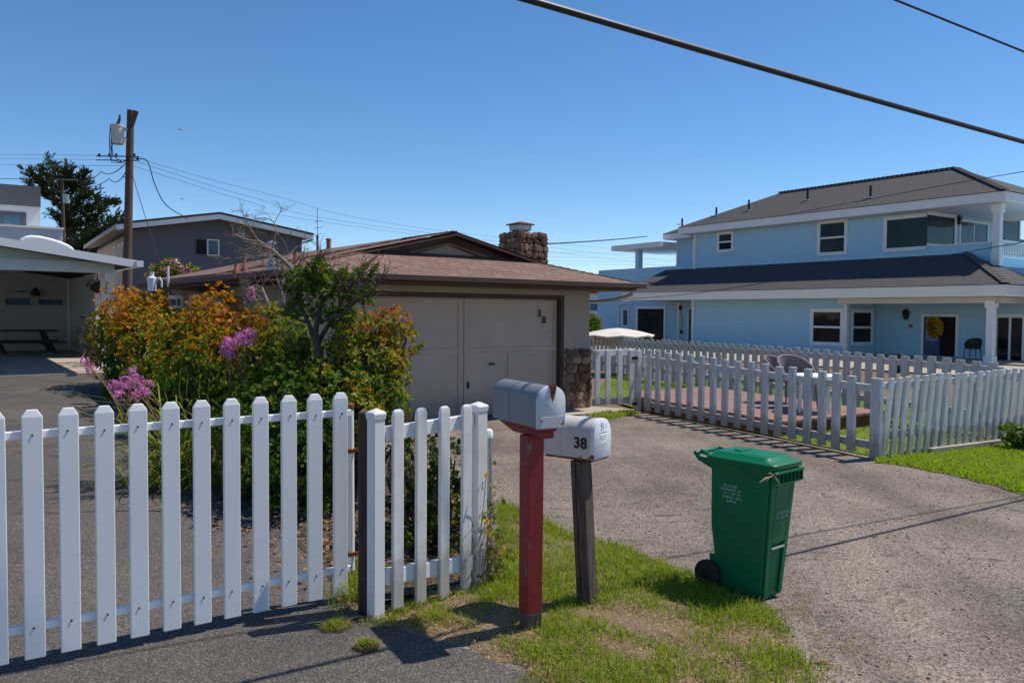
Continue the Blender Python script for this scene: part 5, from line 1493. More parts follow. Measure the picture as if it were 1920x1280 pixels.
b.loft([[p + Zz * (zc0 - .1) for p in sl_], [Vector((p.x, p.y, (zc0 + .03) if i < 2 else .37)) for i, p in enumerate(sl_)]])
tag(b.build('carport_floor', M['concrete']), 'pale concrete floor slab of the carport', 'floor', kind='structure')
F_ = Fac(C0 + V_ * 1.2, U); b = MB()
hump = [(36, 458), (37, 449), (48, 442), (60, 440.5), (76, 442), (96, 446.5), (114, 452), (128, 458), (137, 464), (142, 471), (142, 482)]
b.prism([fp(F_, *p) for p in hump], V_ * 2.2); b.build('skylight_dome', M['tarp'], cp, bevel=.06, seg=3)
# picnic table inside
tk = BKD - 1.35; TF = Fac(C0 + V_ * tk, U)
aT, zt_ = TF.hit(105, 618); fz = zt_ - .70
pt_ = thing('picnic_table', 'dark wooden picnic table with attached benches under the carport', 'picnic table', TF.pt(aT - .95, fz))
def tb_(a0, a1, off, zc, wd, th): 
    b = MB(); n_ = max(1, int(wd / .145))
    for i in range(n_): b.box(TF.pt((a0 + a1) / 2, zc, off + (i - (n_ - 1) / 2) * .15), (a1 - a0, .135, th), U)
    return b
tb_(aT - 1.9, aT, 0, fz + .68, .75, .04).build('table_top', M['darkwood'], pt_)
for o_ in (.72, -.72): tb_(aT - 1.85, aT + .12, o_, fz + .37, .3, .04).build('bench', M['darkwood'], pt_)
for a_ in (aT - .35, aT - 1.55):
    for sg in (-1, 1):
        b = MB(); b.bar(TF.pt(a_, fz + .66, .18 * sg), TF.pt(a_ + .28, fz, .62 * sg), .09, .05); b.build('leg', M['darkwood'], pt_)
    b = MB(); b.bar(TF.pt(a_, fz + .335, -.82), TF.pt(a_, fz + .335, .82), .04, .09); b.bar(TF.pt(a_ + .02, fz + .645, -.36), TF.pt(a_ + .02, fz + .645, .36), .04, .08); b.build('cross_beam', M['darkwood'], pt_)
# hanging basket
c = D(183, 540, 18.6); hbk = thing('hanging_basket', 'dark hanging flower basket with pink blooms beside the carport posts', 'plant', c)
b = MB(); b.tube([c - Zz * .12, c - Zz * .08, c], [.03, .10, .12], 10); b.tube([c, c + Zz * .45], .006, 5); b.build('basket', M['darkwood'], hbk)
P_ = np.array([c + Vector((random.gauss(0, .08), random.gauss(0, .08), random.uniform(-.05, .14))) for _ in range(60)]); quads_mesh('foliage', sprig_quads(P_, unit(P_ - np.array(c) + 1e-3), .09, .035, 4), 4, [M['leafdark'], M['petal']], (rng.uniform(size=240) > .8).astype(int), hbk)

# ------------------------------------------------------------------ slate grey house behind
ta = .58; u2 = Vector((math.cos(ta), math.sin(ta), 0)); v2 = Vector((-u2.y, u2.x, 0))
g0_ = D(249, 500, 36); g0_.z = 0; GHF = Fac(g0_, u2)
g2 = thing('grey_house', 'slate grey two storey house with a low white edged gable behind the hedge', 'house', g0_ + u2 * 4)
wp_ = [(249, 430), (405, 410), (566, 446)]
aL = GHF.hit(249, 500)[0]; aRr = GHF.hit(566, 500)[0]
b = MB(); b.prism([GHF.pt(aL, -.2), GHF.pt(aRr, -.2)] + [fp(GHF, *p) for p in wp_[::-1]], v2 * 14); b.build('wall', M['greywall'], g2)
LW2 = Fac(GHF.pt(aL, 0), v2); zl2 = GHF.hit(249, 432)[1]
b = MB(); b.box(LW2.pt(7.0, zl2 / 2 - .05, .012), (13.96, .02, zl2 - .05), v2); b.build('side_wall', M['beigewall'], g2)
rt_ = [(214, 424), (405, 404.5), (579, 443.5)]
P1 = [fp(GHF, *p, .75) for p in rt_]
b = MB(); b.prism(P1 + [p - Zz * .22 for p in P1[::-1]], v2 * .07); b.build('roof_fascia', M['paintwhite'], g2)
P1b = [p + v2 * .071 for p in P1]; b = MB(); b.prism([p + Zz * .05 for p in P1b] + [p - Zz * .14 for p in P1b[::-1]], v2 * 14.6); b.build('roof', pm('pale_roof_underside', (.42, .39, .36)), g2)
P1c = [p + Zz * .051 - v2 * .12 for p in P1b]; b = MB(); b.prism([p + Zz * .05 for p in P1c] + P1c[::-1], v2 * 14.9); b.build('roof_covering', M['shingle_grey'], g2)
b = MB(); a0, z1 = GHF.hit(365, 447); a1_, z0 = GHF.hit(411, 480)
w1 = window_az(GHF, a0, (a0 + a1_) / 2, z0, z1, g2, fw=.05, glass=M['darkroom'], mull=None, frame=M['greywall']); w2 = window_az(GHF, (a0 + a1_) / 2, a1_, z0, z1, g2, fw=.05, glass=M['glassblue'], mull=None, frame=M['paintwhite'])
for k in (1.2, 2.6, 3.9, 5.6): window_az(LW2, k, k + .8, zl2 - 1.7, zl2 - .35, g2, fw=.1, mull=None, glass=M['glassblue'])
window_az(LW2, .5, 1.0, .6, 2.4, g2, fw=.1, mull=None, glass=M['glassblue'])
b = MB(); b.tube([P1[2] - Zz * .2 + v2 * .1, fp(GHF, 562, 456, .1), fp(GHF, 562, 500, .1)], .05, 8); b.build('downspout', M['greywall'], g2)

# ------------------------------------------------------------------ modern house far left
mo = D(75, 440, 42); mo.z = 0; mA = .60; MF = Fac(mo, (math.cos(mA), math.sin(mA))); vm_ = Vector((-math.sin(mA), math.cos(mA), 0))
mh = thing('modern_house', 'flat roofed white house with a dark grey parapet at the far left', 'house', mo)
a0 = MF.hit(-120, 400)[0]; a1 = MF.hit(75, 400)[0]
b = MB(); b.prism([MF.pt(a0, 0), MF.pt(a1, 0), fp(MF, 75, 388), MF.pt(a0, MF.hit(75, 388)[1])], vm_ * 8); b.build('wall', M['whitewall'], mh)
b = MB(); b.prism([MF.pt(a0, MF.hit(75, 388.5)[1], .12), fp(MF, 76, 388.5, .12), fp(MF, 76, 351, .12), MF.pt(a0, MF.hit(75, 351)[1], .12)], vm_ * 8.3); b.build('parapet', M['darkpanel'], mh)
window_on(MF, -40, 396, 49, 430, mh, frame=M['darkpanel'], fw=.16, mull='v', glass=M['glassblue'])
M2 = Fac(mo - vm_ * 3, (math.cos(mA), math.sin(mA))); b = MB(); a1_ = M2.hit(118, 440)[0]
b.prism([M2.pt(a1_ - 9, 0), M2.pt(a1_, 0), fp(M2, 118, 431), M2.pt(a1_ - 9, M2.hit(118, 431)[1])], vm_ * 2.9); b.build('balcony_wall', M['whitewall'], mh)
b = MB(); b.box(M2.pt(a1_ - 4.5, M2.hit(118, 431)[1] + .05, 0) + vm_ * 1.45, (9.1, 3.1, .1), M2.e); b.build('balcony_cap', M['paintwhite'], mh)

# ------------------------------------------------------------------ utility poles and wires
pt0 = D(234, 560, 30); pt1 = D(245, 207, 30); pt0.z = -.1
up1 = thing('utility_pole', 'brown timber utility pole with a grey transformer can near its top', 'utility pole', pt0)
b = MB(); b.tube([pt0, pt0.lerp(pt1, .5), pt1], [.165, .15, .125], 12); b.bar(D(246, 236, 29.9), D(255.5, 208, 29.8), .12, .14); b.build('pole', M['polewood'], up1, smooth_=True)
tc = D(220, 252, 29.7); b = MB(); b.tube([tc - Zz * .36, tc - Zz * .34, tc + Zz * .26, tc + Zz * .27, tc + Zz * .33, tc + Zz * .36], [.20, .215, .225, .245, .245, .1], 18)
tr_ = b.build('transformer', pm('pale_grey_can', (.60, .60, .58)), up1, smooth_=True)
b = MB(); b.tube([tc + Zz * .34, tc + Vector((.09, 0, .55)), tc + Vector((.1, 0, .72))], [.06, .05, .03], 8); b.build('bushing', M['brown_wood'], tr_)
b = MB(); b.bar(tc + Vector((.2, 0, .2)), D(243, 245, 30), .08, .10); b.bar(tc + Vector((.2, 0, -.25)), D(241, 258, 30), .08, .10); b.build('bracket', M['steel'], tr_)
b = MB()
for dx, y0, y1 in ((-13, 236, 300), (-10, 240, 305), (-8, 262, 292)): b.tube([D(220 + dx, y0, 29.6), D(218 + dx, (y0 + y1) / 2, 29.5), D(217 + dx + 3, y1, 29.6), D(230, 305, 29.7), D(240, 298, 29.8)], .018, 5)
b.build('drop_wire', M['cable'], up1)
b = MB()
for y in (293, 300, 332): b.bar(D(180 if y < 330 else 230, y, 29.7), D(262 if y < 330 else 250, y + 1, 29.7), .028, .028)
for x, y in ((186, 291), (205, 291), (218, 291), (252, 291), (258, 298)): b.tube([D(x, y - 3, 29.7), D(x, y + 3, 29.7)], .04, 6)
b.build('insulator_arm', M['cable'], up1)
p20 = D(122, 470, 55); p21 = D(116, 335, 55); p20.z = 0
up2 = thing('utility_pole', 'thin grey utility pole standing in front of the dark cypress', 'utility pole', p20)
b = MB(); b.tube([p20, p21], [.15, .11], 10); b.build('pole', M['bark'], up2)
tc2 = D(124, 373, 54.8); b = MB(); b.tube([tc2 - Zz * .3, tc2 + Zz * .3], .2, 12); b.build('transformer', M['steel'], up2)
b = MB(); b.bar(D(104, 337, 55), D(145, 337, 55), .1, .1); b.build('crossarm', M['deadbark'], up2)


def wire(pts, r_, label, group=None, name='power_line', sag=0.0, n=18, mat=None):
    pts = [Vector(p) for p in pts]; out = []
    if len(pts) > 2:
        ex = [pts[0] * 2 - pts[1]] + pts + [pts[-1] * 2 - pts[-2]]; sm = []
        for i in range(1, len(ex) - 2):
            for k in range(6):
                t = k / 6; a_, b_, c_, d_ = ex[i - 1], ex[i], ex[i + 1], ex[i + 2]
                sm.append(.5 * (2 * b_ + (c_ - a_) * t + (2 * a_ - 5 * b_ + 4 * c_ - d_) * t * t + (3 * b_ - a_ - 3 * c_ + d_) * t ** 3))
        if not sag: pts = sm + [pts[-1]]; n = 2
    for i in range(len(pts) - 1):
        for k in range(n):
            t = k / n; q = pts[i].lerp(pts[i + 1], t); q.z -= sag * 4 * t * (1 - t); out.append(q)
    out.append(pts[-1]); b = MB(); b.tube(out, r_, 5)
    return tag(b.build(name, mat or M['cable'], smooth_=True), label, 'wire', group)


wire([D(244, 293, 30), D(480, 358, 40), D(800, 429, 62), D(1260, 478, 110)], .011, 'topmost of the three thin lines falling from the brown pole to the right', 'lines from the brown pole', mat=M['farwire'])
wire([D(244, 299, 30), D(480, 372, 40), D(720, 426, 56), D(1260, 490, 110)], .011, 'middle of the three thin lines falling from the brown pole to the right', 'lines from the brown pole', mat=M['farwire'])
wire([D(246, 310, 30), D(480, 382, 40), D(660, 424, 54), D(1260, 500, 110)], .011, 'lowest of the three thin lines falling from the brown pole to the right', 'lines from the brown pole', mat=M['farwire'])
for k, (y0, y1) in enumerate(((289, 292), (297, 300), (309, 311))):
    wire([D(-60, y0, 45), D(232, y1, 30)], .008, ('uppermost', 'middle', 'lowest')[k] + ' of the thin lines running left from the brown pole', 'lines left of the brown pole', mat=M['farwire'])
wire([D(-60, 334, 56), D(116, 337, 55)], .02, 'line running left from the thin grey pole top', 'lines at the thin grey pole')
wire([D(145, 337, 55), D(190, 322, 40), D(238, 303, 30)], .022, 'upper sagging line between the thin grey pole and the brown pole', 'lines at the thin grey pole', sag=.25)
wire([D(145, 345, 55), D(205, 335, 38), D(238, 318, 30)], .02, 'lower sagging line between the thin grey pole and the brown pole', 'lines at the thin grey pole', sag=.3)
wire([D(250, 297, 30), D(276, 302, 31), D(290, 345, 32), D(312, 385, 34), D(352, 410, 35.5)], .02, 'hanging service drop from the brown pole to the grey gable roof', name='service_cable', n=6)
wire([D(245, 318, 30), D(275, 415, 27), D(300, 490, 24)], .012, 'thin guy wire slanting from the brown pole to the hedge', name='guy_wire')
wire([D(880, 464, 25), D(1030, 457, 27), D(1214, 443, 41)], .022, 'service line from the chimney roof to the blue house eave', name='service_cable', sag=.03)
for k, (y0, y1) in enumerate(((471, 478), (479, 487), (489, 491), (494, 497))):
    wire([D(900, y0, 90), D(1300, y1, 120)], .013, ('first', 'second', 'third', 'fourth')[k] + ' faint line from the top in the sky between chimney and blue house', 'faint lines right of the chimney', mat=M['farwire'])
wire([D(1060, 566, 20), D(1275, 553, 16), D(1520, 516, 13), D(1790, 476, 11.5), D(2050, 430, 10)], .006, 'thin wire crossing the lower roof and balcony of the blue house', 'wires crossing the blue house', name='service_cable')
wire([D(1480, 402, 18), D(1740, 353, 14), D(2000, 308, 11)], .006, 'thin wire crossing the upper roof of the blue house', 'wires crossing the blue house', name='service_cable')
# near cables overhead
A1, A2 = D(1290, 84.5, 4.3), D(1836, 241.5, 5.86); dA = A2 - A1
oc_ = thing('overhead_cable', 'thick black overhead cable bundle crossing the top right of the sky', 'cable', A1)
ptsA = [A1 - dA * 2.2, A1 - dA * 1.2] + [A1 + dA * t + Vector((0, 0, -.010 * math.sin(math.pi * max(0, min(1, (t + .6) / 2))))) for t in np.linspace(-.6, 1.4, 14)] + [A1 + dA * 3, A1 + dA * 7]
b = MB(); b.tube(ptsA, .0165, 12); b.build('cable', M['cable'], oc_, smooth_=True)
b = MB(); b.tube([p + Vector((-.004, .004, .0195)) for p in ptsA], .0036, 8); b.build('messenger_wire', pm('grey_messenger_wire', (.33, .34, .36)), oc_, smooth_=True)
B1, B2 = D(1907, 92, 6.5), D(2188, 205, 7.68); dB = B2 - B1
b = MB(); b.tube([B1 - dB * 4, B1, B2, B2 + dB * 8], .0085, 10); tag(b.build('overhead_cable', M['cable'], smooth_=True), 'thinner black overhead cable at the upper right corner', 'cable')

# birds
for px, py, s_, lab in ((338, 243, .11, 'small gull gliding right of the brown pole top'), (342, 373, .10, 'small gull flying just above the grey gable roof')):
    c = D(px, py, 38); t = thing('bird', lab, 'bird', c)
    b = MB(); b.loft([[c + Vector((x * s_ * 1.6, math.cos(a) * r_ * s_, math.sin(a) * r_ * s_)) for a in np.linspace(0, 6.28, 8, endpoint=False)] for x, r_ in ((-.7, .03), (-.45, .14), (0, .22), (.4, .17), (.55, .12), (.75, .03))]); b.build('body', M['paintwhite'], t, smooth_=True)
    for sg in (-1, 1):
        b = MB(); b.loft([[c + Vector((x * s_, sg * s_ * y, z * s_)) for x, z in ((-w_ * .5, 0), (0, .04), (w_ * .5, 0), (0, -.02))] for y, w_, z0 in ((.1, .8, 0), (1.2, .65, .3), (2.3, .12, .1))]); b.build('wing', M['steel'], t)

# ------------------------------------------------------------------ vegetation
def limb(b, pts, r0, r1, n=7):
    k = len(pts); b.tube(pts, [r0 + (r1 - r0) * i / (k - 1) for i in range(k)], n)


def twigs(b, p, d, L_, r_, lev, spread=.6, kids=3, upb=.15):
    p = Vector(p); d = Vector(d).normalized(); pts = [p]
    for i in range(3):
        d = (d + Vector((random.gauss(0, .22), random.gauss(0, .22), random.gauss(0, .2) + upb * .3))).normalized(); pts.append(pts[-1] + d * L_ / 3)
    limb(b, pts, r_, r_ * .6, 5 if lev < 2 else 4)
    ends = [pts[-1]]
    if lev > 0:
        for k in range(kids):
            t = random.choice(pts[1:]); nd = (d + Vector((random.gauss(0, spread), random.gauss(0, spread), random.gauss(0, spread * .7) + upb))).normalized()
            ends += twigs(b, t, nd, L_ * random.uniform(.5, .75), r_ * .58, lev - 1, spread, kids, upb)
    return ends


def shrub(name, label, lumps, L_, W_, nl, dens, mats, pick, group=None, loc=None, stems=7, cat='shrub', t0=25, t1=80):
    c = Vector(loc) if loc is not None else Vector((np.mean([l[0] for l in lumps]), np.mean([l[1] for l in lumps]), 0))
    c.z = float(gz(c.x, c.y))
    t = thing(name, label, cat, c, group)
    P_, N_ = lump_points(lumps, dens)
    mi = pick(P_, N_)
    quads_mesh('foliage', sprig_quads(P_, N_, L_, W_, nl, t0, t1), 4, mats, np.repeat(mi, nl), t)
    b = MB()
    for l in lumps:
        for _ in range(stems):
            e_ = Vector((l[0] + random.uniform(-.6, .6) * l[3], l[1] + random.uniform(-.6, .6) * l[4], l[2] + random.uniform(-.2, .75) * l[5]))
            s0 = Vector((c.x * .5 + l[0] * .5 + random.uniform(-.15, .15), c.y * .5 + l[1] * .5 + random.uniform(-.15, .15), c.z - .02))
            m_ = s0.lerp(e_, .5) + Vector((random.gauss(0, .08), random.gauss(0, .08), .05)); limb(b, [s0, m_, e_], .022, .006, 6)
    b.build('stem', M['bark'], t)
    return t


def LP_(px, py, d, rx, ry, rz):
    q = D(px, py, d); return (q.x, q.y, q.z, rx, ry, rz)


def picker(wts, zmid, zr, seed):
    """0 green, 1 olive, 2 orange, 3 red; warm young leaves gather at the outer tips"""
    g_, o_, r_, rd = wts
    def f(P_, N_):
        nz = vnoise(P_, 3.0, seed) + .5 * vnoise(P_, 8.0, seed + 1)
        warm = (P_[:, 2] - zmid) / zr + nz * .55 + rng.normal(0, .35, len(P_))
        m_ = np.zeros(len(P_), int); m_[warm > o_] = 1; m_[warm > r_] = 2; m_[(warm > rd)] = 3
        return m_
    return f


HM = [M['leaf'], M['leafolive'], M['leaforange'], M['leafred']]
hg = 'orange tipped shrubs along the asphalt drive'
shrub('hedge_shrub', 'tall orange tipped shrub closest to the carport posts', [LP_(232, 592, 15.2, .48, .6, .55), LP_(208, 620, 15.2, .34, .6, .45), LP_(268, 600, 14.6, .45, .6, .50), LP_(225, 660, 14.8, .48, .6, .6), LP_(265, 660, 14.2, .6, .6, .6), LP_(245, 720, 13.6, .42, .5, .36)], .072, .036, 6, 105, HM, picker((0, -.35, .18, 2.9), 1.25, .75, 11), hg)
shrub('hedge_shrub', 'broad orange and olive shrub in the drive hedge right of the white roof vent', [LP_(296, 590, 12.8, .32, .5, .36), LP_(300, 650, 12.2, .62, .6, .55), LP_(345, 645, 11.6, .45, .5, .42), LP_(300, 715, 11.4, .55, .55, .46), LP_(345, 705, 10.8, .48, .5, .5)], .066, .033, 6, 125, HM, picker((0, -.25, .42, 2.8), 1.1, .75, 12), hg)
shrub('hedge_shrub', 'bright orange domed shrub left of the bare branches', [LP_(412, 592, 10.4, .40, .45, .36), LP_(385, 625, 10.2, .44, .5, .42), LP_(432, 632, 10.0, .30, .4, .40), LP_(385, 700, 9.7, .52, .5, .45), LP_(420, 690, 9.5, .40, .45, .5)], .060, .031, 6, 145, HM, picker((0, -.45, .02, 2.6), 1.25, .62, 13), hg)
shrub('hedge_shrub', 'large green shrub with reddish leaf tips in front of the garage door', [LP_(500, 612, 8.0, .26, .35, .22), LP_(470, 650, 7.9, .26, .40, .34), LP_(535, 640, 7.8, .28, .4, .26), LP_(495, 700, 7.6, .34, .45, .36), LP_(560, 690, 7.6, .3, .4, .26), LP_(680, 622, 7.4, .26, .35, .18), LP_(730, 612, 7.4, .20, .3, .17), LP_(755, 645, 7.3, .15, .26, .19), LP_(690, 680, 7.1, .34, .45, .24), LP_(655, 650, 7.2, .2, .3, .2), LP_(628, 668, 7.3, .15, .25, .15), LP_(585, 655, 7.45, .14, .2, .12), LP_(610, 700, 7.25, .16, .2, .14), LP_(600, 715, 6.85, .15, .14, .13), LP_(640, 640, 6.95, .10, .12, .10), LP_(560, 650, 7.2, .12, .14, .10), LP_(735, 700, 7.0, .17, .26, .20), LP_(700, 740, 6.8, .28, .35, .22), LP_(620, 740, 6.6, .34, .4, .26), LP_(540, 760, 6.8, .40, .45, .36), LP_(480, 790, 7.0, .32, .4, .4), LP_(650, 790, 6.4, .34, .4, .3), LP_(570, 850, 6.3, .52, .45, .40), LP_(735, 772, 6.5, .17, .22, .18), LP_(500, 880, 6.6, .3, .35, .3)],
      .048, .024, 6, 260, [M['leaf'], M['leafolive'], M['leafrust'], M['leafred']], picker((0, .18, .78, 1.25), 1.05, 1.5, 14), hg, loc=(-1.8, 6.9, 0))
# pale yellow green low growth
shrub('low_shrub', 'dark low leafy shrub with few yellow blooms behind the short white fence section', [LP_(770, 870, 5.6, .30, .3, .28), LP_(840, 880, 5.4, .24, .26, .26), LP_(800, 960, 5.35, .34, .28, .32), LP_(850, 1000, 5.2, .2, .22, .26), LP_(760, 790, 5.8, .10, .12, .10), LP_(740, 1000, 5.3, .25, .22, .3)], .045, .024, 5, 190, [M['leafdark'], M['leaf'], M['yellow'], M['litter']],
      lambda P_, N_: np.select([rng.uniform(size=len(P_)) > .985, rng.uniform(size=len(P_)) > .88, rng.uniform(size=len(P_)) > .6], [2, 3, 1], 0), None, stems=10)
shrub('low_shrub', 'small leafy plant at the right end of the street fence', [LP_(1905, 815, 9.6, .17, .16, .12), LP_(1922, 822, 9.5, .14, .14, .10)], .07, .035, 6, 260, [M['leaflime'], M['leaf'], M['paintwhite']], lambda P_, N_: np.select([rng.uniform(size=len(P_)) > .93, rng.uniform(size=len(P_)) > .5], [2, 1], 0), None, stems=4)
shrub('flowering_shrub', 'loose olive shrub with mauve blooms rising behind the low garage house roof', [LP_(318, 505, 20, .28, .3, .25), LP_(350, 512, 20, .30, .3, .20), LP_(298, 520, 20, .3, .3, .3), LP_(310, 560, 20, .5, .4, .6)], .10, .045, 5, 110, [M['leafolive'], M['leaf'], M['petal'], M['litter']], lambda P_, N_: np.select([rng.uniform(size=len(P_)) > .93, rng.uniform(size=len(P_)) > .72, rng.uniform(size=len(P_)) > .45], [2, 3, 1], 0), None, stems=5)
shrub('dry_vine', 'dry grey vine with pale bare stems climbing beside the carport wall', [LP_(170, 620, 19.5, .28, .3, .5), LP_(182, 650, 18.6, .35, .3, .35)], .10, .04, 4, 40, [M['leafdark'], M['litter']], lambda P_, N_: (rng.uniform(size=len(P_)) > .6).astype(int), None, stems=16, cat='vine')

# leafy small tree growing out of the green shrub
tr = thing('small_tree', 'small gnarled tree with leafy green tufts rising from the green shrub', 'tree', (-1.75, 7.15, 0))
dp = 7.15
b = MB()
Q = lambda px, py, dd_=0.: D(px, py, dp + dd_)
base_ = D(606, 800, dp); base_.z = .0
limb(b, [base_, Q(604, 740, -.25), Q(600, 690, -.25), Q(596, 655, -.2), Q(592, 628, -.05)], .036, .03, 9)
for pts, r0, r1 in (([Q(592, 640), Q(578, 605), Q(566, 575, .1), Q(556, 545, .15), Q(540, 520, .2)], .026, .009), ([Q(590, 630), Q(598, 590), Q(606, 560), Q(600, 525), Q(590, 500)], .028, .008),
                    ([Q(594, 645), Q(615, 610), Q(636, 575, -.1), Q(650, 545, -.15), Q(672, 520, -.2)], .024, .008), ([Q(606, 600, -.1), Q(640, 590, -.2), Q(668, 565, -.3), Q(690, 560, -.3), Q(706, 535, -.3)], .02, .007),
                    ([Q(578, 605), Q(560, 600, .1), Q(540, 592, .2)], .014, .006)):
    limb(b, pts, r0, r1, 7)
    for q in pts[2:]:
        for _ in range(5): twigs(b, q, (random.gauss(0, 1), random.gauss(0, .8), random.uniform(.0, 1)), .2, .006, 2, .6, 2)
b.build('trunk', M['bark'], tr, smooth_=True)
P_, N_ = lump_points([LP_(556, 575, dp + .1, .09, .1, .07), LP_(600, 585, dp + .1, .08, .1, .07), LP_(655, 590, dp, .08, .1, .06), LP_(578, 548, dp + .1, .09, .1, .06), LP_(668, 545, dp - .1, .07, .08, .05), LP_(568, 518, dp + .1, 0.125, 0.144, 0.069), LP_(600, 508, dp, 0.112, 0.144, 0.075), LP_(632, 522, dp, 0.112, 0.144, 0.075), LP_(556, 538, dp + .2, 0.075, 0.120, 0.062), LP_(655, 515, dp - .1, 0.062, 0.096, 0.062), LP_(688, 510, dp - .2, 0.062, 0.084, 0.044), LP_(612, 548, dp, 0.088, 0.120, 0.062), LP_(628, 590, dp, 0.075, 0.108, 0.088), LP_(685, 565, dp - .3, 0.056, 0.072, 0.037), LP_(648, 548, dp - .1, 0.075, 0.096, 0.062), LP_(597, 492, dp, 0.044, 0.072, 0.044), LP_(698, 500, dp - .2, 0.025, 0.036, 0.031), LP_(582, 536, dp, 0.075, 0.096, 0.050), LP_(695, 535, dp - .2, 0.037, 0.060, 0.031), LP_(640, 575, dp, 0.062, 0.072, 0.062)], 520, shell=(.2, 1.1))
quads_mesh('crown', sprig_quads(P_, N_, .052, .021, 6, 20, 70), 4, [M['leaf'], M['leaflime'], M['leafdark']], np.repeat(np.select([rng.uniform(size=len(P_)) > .45, rng.uniform(size=len(P_)) > .8], [1, 2], 0), 6), tr)

# bare grey branches
bt = thing('bare_tree', 'leafless grey tree with tangled pale twigs reaching up left over the low roof', 'tree', (-2.6, 8.6, 0))
b = MB(); q0 = D(575, 700, 8.4); q0.z = 0
limb(b, [q0, D(574, 620, 8.4), D(566, 545, 8.5), D(545, 500, 8.6), D(510, 468, 8.7), D(485, 452, 8.8)], .032, .016, 8)
for px, py, dx, dz in ((545, 500, -.8, .5), (525, 482, -1, .4), (510, 468, -.9, .6), (510, 468, .3, 1), (495, 458, -1, .35), (485, 452, -1, .2), (485, 452, -.6, .8), (530, 488, .6, .9), (500, 462, -.8, -.1), (485, 452, -1, .1), (540, 496, -.9, .1)):
    twigs(b, D(px, py, 8.7), (dx, random.gauss(0, .5), dz), .30, .008, 4, .6, 3, .02)
b.build('branches', M['deadbark'], bt)
bt2 = thing('bare_tree', 'smaller bare grey shrub stem with forked pale branches under the low eave', 'tree', (-2.9, 8.9, 0))
b = MB(); q0 = D(515, 690, 8.9); q0.z = 0
limb(b, [q0, D(512, 620, 8.9), D(503, 570, 8.9), D(490, 538, 9.0)], .035, .018, 7); limb(b, [D(506, 600, 8.9), D(535, 575, 8.8), D(527, 545, 8.8), D(520, 525, 8.8)], .022, .010, 6)
for px, py, dx, dz in ((503, 570, -.6, .7), (490, 538, -.9, .5), (490, 538, .4, 1), (495, 548, -1, .3), (527, 545, .5, .8), (520, 525, -.3, 1), (503, 570, 1, .3)):
    twigs(b, D(px, py, 8.95), (dx, random.gauss(0, .5), dz), .26, .008, 3, .6, 3, .05)
b.build('branches', M['deadbark'], bt2)

# purple flowered strap-leaved plants
def strap_plant(label, base, heads, nleaf, L_, seed, lean, r_=.14, hr=.062):
    random.seed(seed); base = Vector(base); t = thing('flowering_plant', label, 'flower', base, 'purple flowered strap leaved plants')
    b = MB()
    for _ in range(nleaf):
        a = random.uniform(0, 6.28); d = Vector((math.cos(a), math.sin(a), 0)) * random.uniform(.35, 1) + Vector(lean) * random.uniform(.2, 1.1)
        s0 = base + Vector((random.gauss(0, r_), random.gauss(0, r_), 0)); LL_ = L_ * random.uniform(.6, 1.2); hgt = random.uniform(.55, 1.0); n = 6
        sd = Vector((-d.y, d.x, 0)).normalized(); prev = None; vs = []
        for i in range(n + 1):
            u_ = i / n; p = s0 + d * LL_ * (u_ ** 1.4) * .75 + Zz * LL_ * (1.25 * hgt * u_ - .70 * u_ ** 2.2); p.z = max(p.z, .02)
            w_ = .0085 * (1 - u_ ** 2) + .0012; vs += [p - sd * w_, p + sd * w_]
        b.add(vs, [[2 * i, 2 * i + 1, 2 * i + 3, 2 * i + 2] for i in range(n)])
    b.build('leaves', M['strap'], t, recalc=False)
    b = MB(); pv_ = []
    for h in heads:
        h = Vector(h); s0 = base + Vector((random.gauss(0, r_ * .7), random.gauss(0, r_ * .7), .03)); m_ = s0.lerp(h, .5) + Zz * (h - s0).length * .10; limb(b, [s0, s0.lerp(m_, .5) + Zz * .05, m_, h], .0065, .0045, 5)
    b.build('stems', M['stem'], t)
    for h in heads:
        h = Vector(h); P_ = []; N_ = []
        for _ in range(24):
            d = Vector((random.gauss(0, 1), random.gauss(0, 1), random.gauss(0, 1) + .3)).normalized(); P_.append(h + d * hr * random.uniform(.55, 1.15)); N_.append(d)
        quads_mesh('flower_head', sprig_quads(np.array(P_), np.array(N_), hr * .48, hr * .20, 5, 40, 85), 4, [M['petal']], np.zeros(120, int), t)
    return t


d1 = 7.3
H1 = [D(x, y, d1 + random.uniform(-.25, .15)) for x, y in ((213, 722), (222, 742), (232, 730), (246, 722), (252, 745), (262, 728), (271, 738), (249, 700), (258, 712), (276, 722), (236, 714), (224, 726))]
strap_plant('large purple flower clump leaning over the asphalt behind the white gate', G(352, 905), H1, 230, 1.35, 3, (-.42, -.1, 0), .2, .046)
H2 = [D(x, y, 10.4) for x, y in ((158, 676), (166, 684), (172, 694))]
strap_plant('purple flower stalk poking out over the sunny carport drive', D(238, 745, 10.3) * 1.0 - Zz * (D(238, 745, 10.3).z - .05), H2, 26, .5, 4, (-.3, 0, 0), .08, .055)
H3 = [D(x, y, 7.15) for x, y in ((424, 658), (436, 650), (428, 645), (455, 630), (464, 640), (446, 642), (468, 628), (432, 664))]
strap_plant('purple flowers standing between the orange shrub and the green shrub', (D(440, 720, 7.1).x, D(440, 720, 7.1).y, .03), H3, 60, .8, 5, (-.2, -.3, 0), .14, .055)
H4 = [D(473, 546, 9.6), D(470, 555, 9.6)]
strap_plant('single tall purple bloom above the orange shrub against the house wall', (D(478, 650, 9.6).x, D(478, 650, 9.6).y, .03), H4, 14, .6, 6, (0, 0, 0), .06, .05)
random.seed(20)
